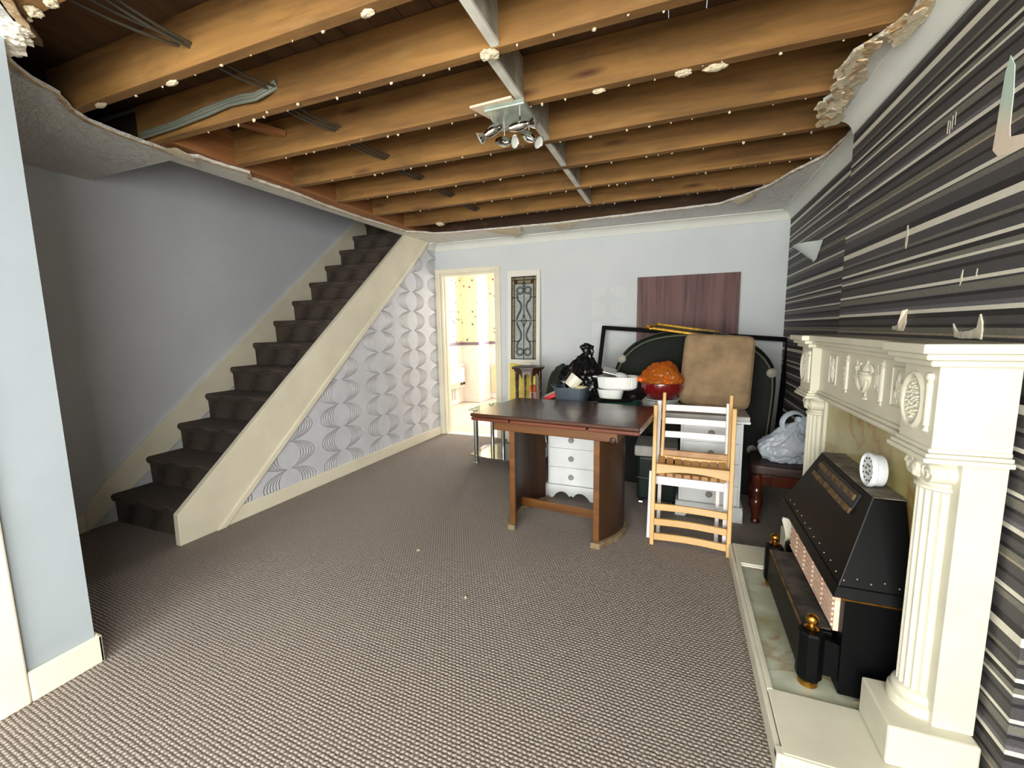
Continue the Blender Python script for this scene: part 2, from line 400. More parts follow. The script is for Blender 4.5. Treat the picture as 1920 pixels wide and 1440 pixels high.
def marble(name, pale, mid, vein, sc_=4.2):
    t = NT(name); v = t.coord('Object')
    n = t.noise(v, sc_, 7, 0.58, 0.5); n2 = t.noise(v, sc_ * 0.8, 5, 0.5, 0.9)
    c = t.ramp(n, [(0.32, mid), (0.62, pale)])
    f = t.ramp(t.math('ABSOLUTE', t.math('SUBTRACT', n2, 0.5)), [(0.0, (255, 255, 255)), (0.035, (0, 0, 0))])
    c = t.mix(t.math('MULTIPLY', f, 0.6), c, lin(vein))
    t.set(c, 0.22); return t.m
M['marble'] = marble('onyx back panel', (182, 174, 128), (148, 134, 74), (140, 90, 40), 2.6)
M['hearth_stone'] = marble('green grey hearth slab', (200, 207, 190), (146, 141, 106), (140, 106, 64), 3.4)
def dots():
    t = NT('kitchen spotted wallpaper'); v = t.coord('Object')
    vo = t.n('ShaderNodeTexVoronoi'); t.l(v, vo.inputs['Vector']); vo.inputs['Scale'].default_value = 9.5; vo.inputs['Randomness'].default_value = 0.85
    f = t.ramp(vo.outputs['Distance'], [(0.16, (255, 255, 255)), (0.22, (0, 0, 0))])
    sp = t.n('ShaderNodeSeparateXYZ'); t.l(vo.outputs['Color'], sp.inputs[0])
    dc = t.ramp(sp.outputs[0], [(0.0, (150, 88, 80)), (0.4, (86, 92, 86)), (0.75, (120, 110, 96))], 'CONSTANT')
    t.set(t.mix(f, lin((230, 216, 182)), dc), 0.75); return t.m
M['dots'] = dots()
def woodboard():
    t = NT('purple brown board'); v = t.coord('Object', (16, 16, 0.9))
    n = t.noise(v, 1.0, 6, 0.6, 0.8); n2 = t.noise(t.coord('Object', (60, 60, 2)), 1, 3)
    c = t.ramp(n, [(0.30, (52, 32, 34)), (0.47, (104, 68, 66)), (0.72, (130, 92, 86))])
    c = t.mix(t.math('MULTIPLY', n2, 0.35), c, lin((70, 48, 48)))
    t.set(c, 0.6); return t.m
M['board'] = woodboard()
def filler():
    t = NT('chased plaster patch'); v = t.coord('Object'); s = t.n('ShaderNodeSeparateXYZ'); t.l(v, s.inputs[0])
    f = t.math('MULTIPLY', t.math('SUBTRACT', s.outputs[2], 1.72), 4.0)
    n = t.noise(v, 30, 3); f = t.math('ADD', f, t.math('MULTIPLY', t.math('SUBTRACT', n, 0.5), 0.3))
    t.set(t.ramp(f, [(0.3, (228, 212, 192)), (0.6, (190, 210, 194))]), 0.9); t.bump(n, 0.3, 0.004); return t.m
M['filler'] = filler()
def glassmat(name, col, rough=0.03, alpha=0.35):
    t = NT(name); tr = t.n('ShaderNodeBsdfTransparent'); tr.inputs[0].default_value = lin(col)
    mx = t.n('ShaderNodeMixShader'); t.set(lin(col), rough, 0)
    mx.inputs[0].default_value = alpha; t.l(tr.outputs[0], mx.inputs[1]); t.l(t.b.outputs[0], mx.inputs[2]); t.l(mx.outputs[0], t.out.inputs[0])
    return t.m
M['glass'] = glassmat('clear glass', (236, 244, 240), 0.02, 0.12)
M['table_glass'] = glassmat('table glass', (206, 222, 214), 0.02, 0.4)
M['green_glass'] = glassmat('green glass', (70, 132, 112), 0.06, 0.55)
M['amber_wrap'] = glassmat('orange polythene', (238, 140, 50), 0.12, 0.32)
M['carrier'] = glassmat('translucent carrier bag', (214, 224, 234), 0.3, 0.66)
M['tint_mirror'] = plain('mirror glass shelf', (150, 152, 146), 0.06, 0.85)

# ================================================================== SETTING
def st(name, mb, mat, parent=None, **k): return mk(name, mb, mat, parent, kind=None if parent else 'structure', **k)
def shear(mb): return mb.warp(lambda v: Vector((v.x + (v.y - 4.63) * 0.0231, v.y, v.z)))

st('floor', bx(-3.66, 1.1, YF, 4.75, -0.05, 0), M['carpet'], label='worn woven brown carpet over the whole room')
st('floor_kitchen', bx(-3.7, -0.9, 4.75, 7.5, -0.05, -0.004), M['k_floor'])
st('wall_left', bx(-3.76, -3.66, YF - 0.1, 5.7, 0, 4.9), M['blue_wall'])
# chimney breast and alcove wall, one striped wall
st('wall_right', MB().prism([(0.90, -0.6), (1.15, -0.6), (1.15, 4.75), (0.90, 4.75), (0.90, 2.74), (0.78, 2.74), (0.78, 1.30), (0.90, 1.30)], 'z', 0, 2.56).box(0.90, 1.15, YF - 0.1, -2.5, 0, 2.56).box(0.90, 1.15, -2.5, -0.6, 0, 0.78).box(0.90, 1.15, -2.5, -0.6, 2.22, 2.56), M['stripes'])
w4 = root('window_4', None, None, kind='structure'); fr = MB()
for y in (-2.5, -1.57, -0.65): fr.box(0.95, 1.02, y, y + 0.05, 0.78, 2.22)
fr.box(0.95, 1.02, -2.5, -0.6, 0.78, 0.83); fr.box(0.95, 1.02, -2.5, -0.6, 2.17, 2.22)
mk('window_frame', fr, M['paint_white'], w4, bevel=0.004)
for y in (-2.45, -1.52): mk('pane', bx(0.982, 0.988, y, y + 0.88, 0.83, 2.17), M['glass'], w4)
wr = bpy.data.objects['wall_right']
wb = MB(); wb.box(-3.7, -2.715, 4.63, 4.75, 0, 2.56); wb.box(-1.985, 0.90, 4.63, 4.75, 0, 2.56); wb.box(-2.715, -1.985, 4.63, 4.75, 1.965, 2.56)
st('wall_back', wb, M['back_wall'])
# front wall behind the camera with its window
wf = MB(); wf.box(-3.76, WX0, YF - 0.12, YF, 0, 2.56); wf.box(WX1, 1.15, YF - 0.12, YF, 0, 2.56); wf.box(WX0, WX1, YF - 0.12, YF, 0, WZ0); wf.box(WX0, WX1, YF - 0.12, YF, WZ1, 2.56)
st('wall_front', wf, M['back_wall'])
w1 = root('window_1', None, None, kind='structure')
fr = MB(); nx = 3; dx = (WX1 - WX0 - 0.05) / nx
for k in range(nx + 1): fr.box(WX0 + dx * k, WX0 + dx * k + 0.05, YF - 0.10, YF - 0.03, WZ0, WZ1)
fr.box(WX0, WX1, YF - 0.10, YF - 0.03, WZ0, WZ0 + 0.06); fr.box(WX0, WX1, YF - 0.10, YF - 0.03, WZ1 - 0.06, WZ1)
mk('window_frame', fr, M['paint_white'], w1, bevel=0.004)
for k in range(nx): mk('pane', bx(WX0 + dx * k + 0.05, WX0 + dx * (k + 1), YF - 0.068, YF - 0.062, WZ0 + 0.06, WZ1 - 0.06), M['glass'], w1)
mk('window_sill', bx(WX0 - 0.04, WX1 + 0.02, YF, YF + 0.12, WZ0 - 0.03, WZ0), M['paint_white'], w1, bevel=0.005)
# left stub wall with the hall door
ws = MB(); ws.box(-2.25, -2.13, 0.585, 0.85, 0, 2.56); ws.box(-2.25, -2.13, YF, -0.22, 0, 2.56); ws.box(-2.25, -2.13, -0.22, 0.585, 2.03, 2.56)
st('wall_left_stub', ws, M['pier_wall'])
d2 = root('door_2', None, None, kind='structure')
a = MB(); a.box(-2.13, -2.112, 0.575, 0.655, 0, 2.08); a.box(-2.13, -2.112, -0.29, -0.21, 0, 2.08); a.box(-2.13, -2.112, -0.21, 0.575, 2.01, 2.08)
mk('architrave', a, M['paint_cream'], d2, bevel=0.006)
mk('door_jamb', bx(-2.25, -2.13, 0.56, 0.585, 0, 2.03), M['paint_white'], d2)
lf = mk('door_leaf', bx(-2.20, -2.16, -0.20, 0.555, 0.01, 2.0), M['paint_white'], d2, bevel=0.003)
mk('handle', MB().cyl((-2.16, -0.12, 1.0), (-2.11, -0.12, 1.0), 0.009).cyl((-2.112, -0.125, 1.0), (-2.112, 0.0, 1.0), 0.009), M['brass'], lf, smooth=True)
bs = MB(); bs.box(-2.13, -2.113, 0.656, 0.867, 0, 0.115); bs.box(-2.262, -2.113, 0.85, 0.867, 0, 0.115)
st('baseboard_left', bs, M['paint_cream'], bevel=0.006)
# hall beyond the stub
st('wall_upper', MB().box(-2.72, -2.62, 1.72, 5.7, 2.56, 4.9).box(-3.66, -2.62, 5.6, 5.7, 2.6, 4.9).box(-3.66, -2.62, 1.64, 1.72, 2.56, 4.9), M['upstairs'])
st('ceiling_upper', bx(-3.76, -2.62, 1.64, 5.7, 4.9, 4.98), M['plaster'])
st('floor_landing', bx(-3.66, -2.80, 4.49, 5.7, 2.50, 2.625), M['stair_carpet'])

# ---- wall under the stairs, skirting
so = lambda y: 0.876 * (y - 1.919) + 0.115            # lower edge of the outer string
wu = MB().prism([(1.80, 0), (4.63, 0), (4.63, 2.33), (4.42, 2.33), (1.80, so(1.80) + 0.02)], 'x', -2.83, -2.77)
st('wall_stairs', shear(wu), M['emboss'])
st('baseboard_stairs', shear(MB().prism([(1.85, 0), (4.615, 0), (4.615, 0.105), (1.95, 0.105)], 'x', -2.77, -2.755)), M['paint_cream'], bevel=0.005)
st('baseboard_back', MB().box(-1.93, -1.9, 4.615, 4.63, 0, 0.1).box(-1.9, 0.9, 4.615, 4.63, 0, 0.1), M['paint_cream'], bevel=0.004)
st('baseboard_hall', bx(-3.66, -3.643, YF, 1.50, 0, 0.125), M['paint_cream'], bevel=0.005)

# ---- doorway to the kitchen
d1 = root('door_1', None, None, kind='structure')
a = MB(); a.box(-2.782, -2.715, 4.608, 4.63, 0, 2.02); a.box(-1.985, -1.93, 4.608, 4.63, 0, 2.02); a.box(-2.715, -1.985, 4.608, 4.63, 1.965, 2.02)
mk('architrave', a, M['paint_cream'], d1, bevel=0.006)
a = MB(); a.box(-2.715, -2.69, 4.63, 4.76, 0, 1.965); a.box(-2.01, -1.985, 4.63, 4.76, 0, 1.965); a.box(-2.69, -2.01, 4.63, 4.76, 1.94, 1.965)
a.box(-2.69, -2.678, 4.68, 4.71, 0, 1.94); a.box(-2.022, -2.01, 4.68, 4.71, 0, 1.94)
mk('door_jamb', a, M['paint_cream'], d1, bevel=0.003)
mk('threshold', bx(-2.69, -2.01, 4.63, 4.76, 0, 0.008), M['paint_white'], d1)

# ---- kitchen shell
DZ = 1.03
def kwall(name, x0, x1, y0, y1):
    o = st(name, bx(x0, x1, y0, y1, 0, DZ), M['k_white']); mk('wallpaper', bx(x0, x1, y0, y1, DZ, 2.32), M['dots'], o); return o
kwall('wall_kitchen_left', -3.74, -3.64, 4.75, 7.5)
kwall('wall_kitchen_box', -3.64, -3.31, 6.88, 7.4)
kf = kwall('wall_kitchen_far', -3.64, -3.02, 7.4, 7.5)
mk('wall_pier', bx(-2.1, -0.9, 7.4, 7.5, 0, 2.32), M['dots'], kf); mk('wall_pier', bx(-3.02, -2.1, 7.4, 7.5, 0, 0.9), M['k_white'], kf); mk('wall_pier', bx(-3.02, -2.1, 7.4, 7.5, 2.14, 2.32), M['dots'], kf)
kwall('wall_kitchen_right', -0.98, -0.9, 4.75, 5.35)
wk = bpy.data.objects['wall_kitchen_right']
mk('wall_pier', bx(-0.98, -0.9, 6.65, 7.4, 0, 2.32), M['dots'], wk); mk('wall_pier', bx(-0.98, -0.9, 5.35, 6.65, 0, 0.98), M['k_white'], wk); mk('wall_pier', bx(-0.98, -0.9, 5.35, 6.65, 2.14, 2.32), M['dots'], wk)
st('ceiling_kitchen', bx(-3.74, -0.9, 4.75, 7.5, 2.32, 2.40), M['k_white'])
for n, (x0, x1, y0, y1) in enumerate([(-3.02, -2.1, 7.41, 7.46), (-0.965, -0.915, 5.35, 6.65)]):
    wn = root('window_%d' % (n + 2), None, None, kind='structure'); f = MB()
    if n == 0:
        for x in (x0, -2.58, x1 - 0.04): f.box(x, x + 0.04, y0, y1, 0.9, 2.14)
        f.box(x0, x1, y0, y1, 0.9, 0.95); f.box(x0, x1, y0, y1, 2.09, 2.14)
    else:
        for y in (y0, 5.98, y1 - 0.04): f.box(x0, x1, y, y + 0.04, 0.98, 2.14)
        f.box(x0, x1, y0, y1, 0.98, 1.03); f.box(x0, x1, y0, y1, 2.09, 2.14)
    mk('window_frame', f, M['paint_white'], wn)
    mk('pane', bx(x0 + 0.02, x1 - 0.02, (y0 + y1) / 2 - 0.003, (y0 + y1) / 2 + 0.003, 0.93, 2.1) if n == 0 else bx(-0.943, -0.937, y0 + 0.02, y1 - 0.02, 1.0, 2.1), M['glass'], wn)
r_ = MB(); r_.box(-3.64, -3.62, 4.75, 6.88, DZ, DZ + 0.05); r_.box(-3.64, -3.29, 6.86, 6.88, DZ, DZ + 0.05); r_.box(-3.31, -3.29, 6.88, 7.4, DZ, DZ + 0.05); r_.box(-3.29, -3.02, 7.38, 7.4, DZ, DZ + 0.05)
st('trim_1', r_, M['k_rail'], bevel=0.005)
r_ = MB(); r_.box(-3.64, -3.625, 4.75, 6.88, 0, 0.1); r_.box(-3.64, -3.295, 6.865, 6.88, 0, 0.1); r_.box(-3.31, -3.295, 6.88, 7.4, 0, 0.1); r_.box(-3.295, -3.02, 7.385, 7.4, 0, 0.1)
st('baseboard_kitchen', r_, M['k_white'], bevel=0.004)
kb = root('wall_hatch', 'pale orange board closing the recess beyond the kitchen doorway', 'panel', (-3.155, 7.385, 0.13), kind='thing'); kb.name = 'hatch_board'
mk('board', bx(-0.12, 0.12, -0.012, 0, 0, 0.5), M['k_board'], kb); mk('edge_trim', MB().box(-0.13, -0.12, -0.015, 0, 0, 0.51).box(0.12, 0.13, -0.015, 0, 0, 0.51).box(-0.12, 0.12, -0.015, 0, 0.5, 0.51), M['k_white'], kb)
h = root('panel_heater', 'cream electric panel heater on the kitchen wall seen through the doorway', 'heater', (-3.64, 6.38, 0.30))
mk('body', bx(0.01, 0.09, -0.42, 0.42, 0, 0.40), M['heater'], h, bevel=0.012)
mk('top_grille', bx(0.015, 0.094, -0.40, 0.40, 0.335, 0.385), M['heater_grey'], h, bevel=0.004)
mk('control_strip', bx(0.02, 0.094, -0.40, 0.40, 0.02, 0.09), M['heater_tan'], h, bevel=0.004)
for y in (0.26, 0.35): mk('knob', MB().cyl((0.09, y, 0.06), (0.12, y, 0.06), 0.024, 0.02), M['slot'], h, smooth=True)
for y in (0.02, 0.10): mk('pipe', MB().cyl((0.05, y, -0.2), (0.05, y, 0.0), 0.009), M['heater_grey'], h, smooth=True)

# ---- stairs
sr = root('staircase', 'straight flight of dark carpeted stairs rising beside the blue grey wall', 'staircase')
for i in range(13):
    yn = 1.643 + 0.2335 * i; z = 0.205 + 0.2012 * i; zb = 0 if i == 0 else z - 0.2012
    prof = [(yn + 0.022, zb), (yn + 0.018, z - 0.06), (yn + 0.004, z - 0.045), (yn - 0.004, z - 0.025), (yn + 0.001, z - 0.008), (yn + 0.014, z), (yn + 0.262, z), (yn + 0.262, zb)]
    mb = MB(); n = len(prof)
    x1 = -2.80 + (yn - 4.63) * 0.0231
    mb.prism(prof, 'x', -3.635, x1 - 0.018)
    mk('step', mb, M['stair_carpet'], sr, smooth=True, ang=50)
mb = MB().prism([(1.58, 0), (1.80, 0), (4.46, so(4.46)), (4.46, 0.865 * (4.46 - 1.58) + 0.20), (1.583, 0.20)], 'x', -2.80, -2.755)
mk('outer_string', shear(mb), M['paint_cream'], sr, bevel=0.004)
mb = MB().prism([(1.80, 0.0), (1.86, 0.0), (4.46, so(4.46) - 0.06 + 0.02), (4.46, so(4.46) + 0.012)], 'x', -2.765, -2.742)
mk('string_moulding', shear(mb), M['paint_cream'], sr, bevel=0.005)
zi = lambda y: 0.30 + 0.857 * (y - 1.69) + 0.06
mk('inner_string', MB().prism([(1.50, 0.0), (4.5, 2.3), (4.5, zi(4.5)), (1.62, zi(1.62)), (1.50, 0.135)], 'x', -3.66, -3.636), M['paint_cream'], sr, bevel=0.003)

# ================================================================== CEILING
CZ = 2.315
def rough(pts, step=0.035, amp=0.012, seed=1):
    out = []
    for i in range(len(pts) - 1):
        a = Vector(pts[i]); b = Vector(pts[i + 1]); n = max(1, int((b - a).length / step)); d = (b - a).normalized(); q = Vector((-d.y, d.x))
        for k in range(n):
            p = a.lerp(b, k / n); j = noise.noise(Vector((p.x * 19 + seed, p.y * 19, 0))) * amp + noise.noise(Vector((p.x * 60, p.y * 60 + seed, 3))) * amp * 0.7
            if i == 0 and k == 0: j = 0
            out.append(tuple(p + q * j))
    out.append(tuple(pts[-1])); return out
def ribbon(edge, wmin, wmax, side, z0, seed, droop=0.0):
    mb = MB(); n = len(edge); top = []; low = []
    for i, p in enumerate(edge):
        a = Vector(edge[max(0, i - 1)]); b = Vector(edge[min(n - 1, i + 1)]); d = (b - a).normalized(); q = Vector((-d.y, d.x)) * side
        r = 0.5 + 0.5 * noise.noise(Vector((i * 0.31 + seed, seed * 2.0, 0)))
        w_ = wmin + (wmax - wmin) * r
        p = Vector(p); e = p - q * 0.006; f = p + q * w_
        top.append((e.x, e.y, z0 - droop * r)); low.append((f.x, f.y, z0))
    vs = top + low + [(x, y, z + 0.004) for x, y, z in top] + [(x, y, z + 0.004) for x, y, z in low]; fs = []
    for i in range(n - 1):
        fs += [(i, i + 1, n + i + 1, n + i), (2 * n + i, 3 * n + i, 3 * n + i + 1, 2 * n + i + 1), (i, 2 * n + i, 2 * n + i + 1, i + 1), (n + i, n + i + 1, 3 * n + i + 1, 3 * n + i)]
    return mb.add(vs, fs)
ce = root('ceiling', 'torn white plasterboard left around the stripped ceiling', None, kind='structure')
eL = rough([(-2.13, 0.45), (-2.24, 0.80), (-2.33, 0.92), (-2.44, 1.04), (-2.46, 1.11), (-2.61, 1.24), (-2.66, 1.32), (-2.68, 1.42), (-2.70, 1.60), (-2.71, 1.75)], seed=2)
mk('hall_panel', MB().prism([(-3.66, 1.75), (-3.66, YF), (-2.13, YF)] + eL, 'z', CZ, CZ + 0.016), M['artex'], ce)
mk('torn_edge', ribbon(eL, 0.004, 0.03, 1, CZ - 0.004, 3, 0.004), M['raw'], ce)
mk('slab_end', bx(-3.66, -2.71, 1.751, 1.765, CZ - 0.001, 2.56), M['artex'], ce)
st('void_shade_boards', MB().box(-3.66, -3.60, YF, 1.70, 2.335, 2.55).box(-3.60, -2.81, 1.66, 1.70, 2.335, 2.55), M['void_shade'])  # added dark boards hide the pale wall, standing in for shade over the hall
eT = rough([(-2.70, 1.76), (-2.63, 1.80), (-2.635, 1.90), (-2.60, 2.10), (-2.68, 2.16), (-2.675, 2.54), (-2.71, 2.8), (-2.715, 3.29), (-2.68, 3.60), (-2.67, 3.9), (-2.51, 4.03), (-2.46, 4.10)], seed=5, amp=0.01)
mk('stair_edge_strip', MB().prism([(-2.80, 4.63), (-2.83, 1.76)] + eT + [(-2.46, 4.63)], 'z', CZ, CZ + 0.016), M['plaster'], ce)
mk('torn_edge', ribbon(eT, 0.004, 0.022, 1, CZ - 0.004, 8, 0.006), M['raw'], ce)
eB = rough([(-2.46, 4.10), (-2.30, 4.14), (-1.95, 4.17), (-1.17, 4.225), (-0.365, 4.185), (0.285, 4.15), (0.45, 3.96), (0.60, 3.74), (0.665, 3.53), (0.79, 3.29), (0.82, 3.05), (0.83, 2.78)], seed=9, amp=0.009)
mk('back_panel', MB().prism([(0.90, 2.76), (0.90, 4.63), (-2.46, 4.63)] + eB, 'z', CZ, CZ + 0.016), M['artex'], ce)
mk('torn_edge', ribbon(eB, 0.003, 0.02, 1, CZ - 0.003, 12, 0.004), M['raw'], ce)
eR = rough([(0.70, 2.735), (0.655, 2.70), (0.615, 2.61), (0.585, 2.50), (0.625, 2.42), (0.61, 2.33), (0.575, 2.22), (0.58, 2.12), (0.635, 2.045), (0.685, 1.98), (0.68, 1.87), (0.66, 1.5), (0.67, 1.0), (0.63, 0.45)], seed=14, amp=0.014)
mk('chimney_panel', MB().prism([(0.78, 0.45), (0.78, 2.735)] + eR, 'z', CZ, CZ + 0.016), M['plaster'], ce)
mk('torn_edge', ribbon(eR[:44], 0.01, 0.05, 1, CZ - 0.006, 17, 0.012), M['raw'], ce)
mk('torn_edge', ribbon(rough([(-2.13, 0.45), (-2.24, 0.885), (-2.08, 0.90), (-1.93, 0.80), (-1.7, 0.5), (-1.6, 0.42)], seed=20), 0.01, 0.03, -1, CZ - 0.004, 22), M['raw'], ce)
mk('near_panel', MB().prism([(-2.25, YF), (0.90, YF), (0.90, 0.45), (0.63, 0.45)] + rough([(0.5, 0.42), (-0.6, 0.38), (-1.6, 0.42), (-1.75, 0.52), (-1.93, 0.80), (-2.08, 0.885), (-2.25, 0.86)], seed=24), 'z', CZ, CZ + 0.016), M['artex'], ce)
def flap(name, pts, mat, parent, thick=0.003):
    n = len(pts); c = sum((Vector(p) for p in pts), Vector()) / n
    nr = (Vector(pts[1]) - Vector(pts[0])).cross(Vector(pts[2]) - Vector(pts[0])).normalized() * thick
    return mk(name, MB().add([Vector(p) for p in pts] + [Vector(p) + nr for p in pts], [tuple(range(n - 1, -1, -1)), tuple(range(n, 2 * n))] + [(i, (i + 1) % n, n + (i + 1) % n, n + i) for i in range(n)]), mat, parent)
# ragged layers of plaster and paper hanging by the chimney breast
for k in range(22):
    y = 1.88 + 0.80 * k / 21; ex = min(((p[0] - 0.0, abs(p[1] - y)) for p in eR), key=lambda q: q[1])[0]
    c_ = Vector((ex + random.uniform(-0.012, 0.055), y, CZ - 0.010 - 0.006 * (k % 3))); nn = 22; r = random.uniform(0.03, 0.062); tx, ty = random.uniform(-0.28, 0.12), random.uniform(-0.15, 0.15)
    pp = []
    for i in range(nn):
        t_ = 2 * PI * i / nn; q = r * (0.8 + 0.55 * noise.noise(Vector((math.cos(t_) * 1.3, math.sin(t_) * 1.3, k * 2.7))) + random.uniform(-0.13, 0.13)); dx_, dy_ = q * 0.7 * math.cos(t_), q * 1.5 * math.sin(t_)
        pp.append((c_.x + dx_, c_.y + dy_, c_.z + tx * dx_ + ty * dy_ + random.uniform(-0.002, 0.002)))
    flap('plaster_flake', pp, M['raw'] if k % 5 in (0, 3) else M['lump'], ce, 0.007)
for k, (x, y, r) in enumerate([(0.60, 2.55, 0.022), (0.63, 2.40, 0.02), (0.60, 2.26, 0.024), (0.60, 2.12, 0.02), (0.66, 2.02, 0.02), (0.61, 2.63, 0.018)]):
    mk('plaster_lump', MB().blob((x, y, CZ + 0.002), (r, r * 1.3, 0.014), 30 + k, 0.5, 3.5, 0.3, sub=3), M['raw'], ce)
flap('torn_paper', [(-2.70, 1.64, 2.312), (-2.60, 1.66, 2.31), (-2.57, 1.72, 2.285), (-2.60, 1.76, 2.27), (-2.65, 1.74, 2.28), (-2.70, 1.73, 2.305)], M['lump'], ce)
flap('torn_paper', [(-1.9, 4.19, 2.312), (-1.52, 4.21, 2.31), (-1.56, 4.32, 2.285), (-1.64, 4.44, 2.27), (-1.72, 4.34, 2.285), (-1.86, 4.26, 2.30)], M['lump'], ce)
flap('torn_paper', [(-1.25, 4.22, 2.312), (-0.92, 4.21, 2.312), (-1.0, 4.29, 2.29), (-1.16, 4.33, 2.285)], M['lump'], ce)
flap('torn_paper', [(0.36, 4.07, 2.312), (0.52, 3.88, 2.312), (0.50, 4.03, 2.292), (0.42, 4.10, 2.285)], M['lump'], ce)
# fluffy broken plaster above the stub wall
for k, (x, y, z, r) in enumerate([(-2.20, 0.88, 2.30, 0.05), (-2.13, 0.87, 2.305, 0.045), (-2.19, 0.83, 2.285, 0.04), (-2.07, 0.86, 2.31, 0.035)]):
    mk('plaster_lump', MB().blob((x, y, z), (r, r, r * 0.55), 50 + k, 0.4, 3, 0.35, sub=3), M['fluff'], ce)
mk('lath', MB().obox((-2.02, 0.845, 2.325), (0.30, 0.03, 0.02), Matrix.Rotation(R(-38), 3, 'Z')), M['boards'], ce)

# coves
def coveprof(): return [(0, 2.235), (0.008, 2.235)] + [(0.08 - 0.072 * math.cos(t * PI / 16), 2.235 + 0.072 * math.sin(t * PI / 16)) for t in range(1, 9)] + [(0.08, CZ), (0, CZ)]
def cove(name, p0, p1, nrm, m0=0, m1=0):
    # p0->p1 along the wall foot, profile swept out along nrm, ends mitred by m0 / m1
    p0 = Vector(p0); p1 = Vector(p1); d = (p1 - p0).normalized(); nr = Vector(nrm); pr = coveprof(); n = len(pr); vs = []
    for p, mt in ((p0, m0), (p1, m1)):
        for a, z in pr: q = p + nr * a + d * (mt * a); vs.append((q.x, q.y, z))
    return st(name, MB().add(vs, [tuple(range(n)), tuple(range(2 * n - 1, n - 1, -1))] + [(i, n + i, n + (i + 1) % n, (i + 1) % n) for i in range(n)]), M['cove'], smooth=True, ang=30)
cove('trim_2', (-2.77, 4.63), (0.90, 4.63), (0, -1), 1, -1)
cove('trim_3', (0.90, 2.74), (0.90, 4.63), (-1, 0), 0, -1)
cove('trim_4', (0.78, 1.30), (0.78, 2.736), (-1, 0), 0, 0)
cove('trim_5', (-2.774, 4.47), (-2.77, 4.63), (1, 0), 0, -1)

# floorboards above
fu = root('floor_upper', None, None, kind='structure')
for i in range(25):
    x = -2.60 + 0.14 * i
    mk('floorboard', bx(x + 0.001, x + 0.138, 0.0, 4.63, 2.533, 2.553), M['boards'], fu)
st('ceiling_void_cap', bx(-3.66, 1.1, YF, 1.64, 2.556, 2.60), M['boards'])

# joists
JY = [0.878, 1.288, 1.642, 2.046, 2.478, 2.892, 3.335, 3.806, 4.262]
JN = ['ceiling joist nearest the camera, seen only above the stub wall', 'second ceiling joist from the camera, ending in the dark void over the hall', 'third ceiling joist, with the grey cable loop and a big plaster lump',
      'fourth ceiling joist, running behind the spotlight fitting on the camera side', 'fifth ceiling joist, just beyond the chrome spotlights', 'sixth ceiling joist, second one beyond the chrome spotlights',
      'seventh ceiling joist, third one beyond the chrome spotlights', 'eighth ceiling joist, last fully bare one before the back wall', 'dark ninth ceiling joist half hidden by the torn plaster along the back wall']
for k, y in enumerate(JY):
    xl = -2.80 if k < 3 else -2.598
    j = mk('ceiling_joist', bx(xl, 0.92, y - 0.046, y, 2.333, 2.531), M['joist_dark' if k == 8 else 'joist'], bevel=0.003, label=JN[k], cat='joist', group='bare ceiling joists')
    mb = MB(); x = -2.4
    while x < 0.7:
        x += random.uniform(0.05, 0.22)
        r = random.uniform(0.0025, 0.0065)
        mb.blob((x, y - random.choice((0.004, 0.006, 0.01, 0.036)), 2.329), (r * random.uniform(0.8, 1.6), r, r * random.uniform(0.8, 1.7)), random.randint(0, 99), 0.8, 2, 0, sub=1)
    mk('plaster_crumbs', mb, M['lump'], j, kind='stuff')
def lump_on(k, x, r, sx=1.5, dy=-0.02):
    j = [o for o in C.objects if o.name.startswith('ceiling_joist')][k]
    mk('plaster_lump', MB().blob((x, JY[k] + dy, 2.326), (r * sx, r, r * 0.7), int(x * 50) + 7, 0.4, 2.2, 0.2, sub=3), M['lump'], j)
lump_on(2, -0.70, 0.026, 1.4, -0.03); lump_on(3, -0.02, 0.018, 1.8); lump_on(3, 0.10, 0.018, 2.4, -0.01); lump_on(1, -2.46, 0.014, 2.6); lump_on(1, -1.98, 0.012, 2.6, -0.01)
lump_on(3, -0.36, 0.013, 2.2); lump_on(0, -1.95, 0.02, 1.2); lump_on(0, -1.85, 0.018, 1.2); lump_on(1, -0.98, 0.013, 2.0); lump_on(7, -2.2, 0.03, 1.5)
mk('trimmer_joist', bx(-2.73, -2.60, 1.645, 4.58, 2.333, 2.531), M['joist_y'], bevel=0.003, label='reddish trimmer beam along the stairwell edge of the bare ceiling', cat='joist')
# strutting between the joists
NL = [(1, -0.655), (2, -0.700), (3, -0.706), (4, -0.715), (5, -0.72), (6, -0.727)]
NT_ = ['limewashed strut between the second and third joists', 'limewashed strut between the third and fourth joists beside the big plaster lump', 'limewashed strut between joists right behind the spotlight fitting',
       'limewashed strut between the fifth and sixth joists just past the spotlights', 'limewashed strut between the sixth and seventh joists', 'limewashed strut between the seventh and eighth joists, farthest of the line']
for (k, x), lb in zip(NL, NT_):
    n_ = root('joist_strut', lb, 'strut', (x, 0, 0), group='struts between the joists')
    mk('board', bx(-0.022, 0, JY[k] + 0.001, JY[k + 1] - 0.047, 2.345, 2.52), M['noggin'], n_)
    mk('batten', bx(-0.030, 0.004, JY[k] + 0.001, JY[k + 1] - 0.047, 2.335, 2.353), M['batten'], n_, bevel=0.003)

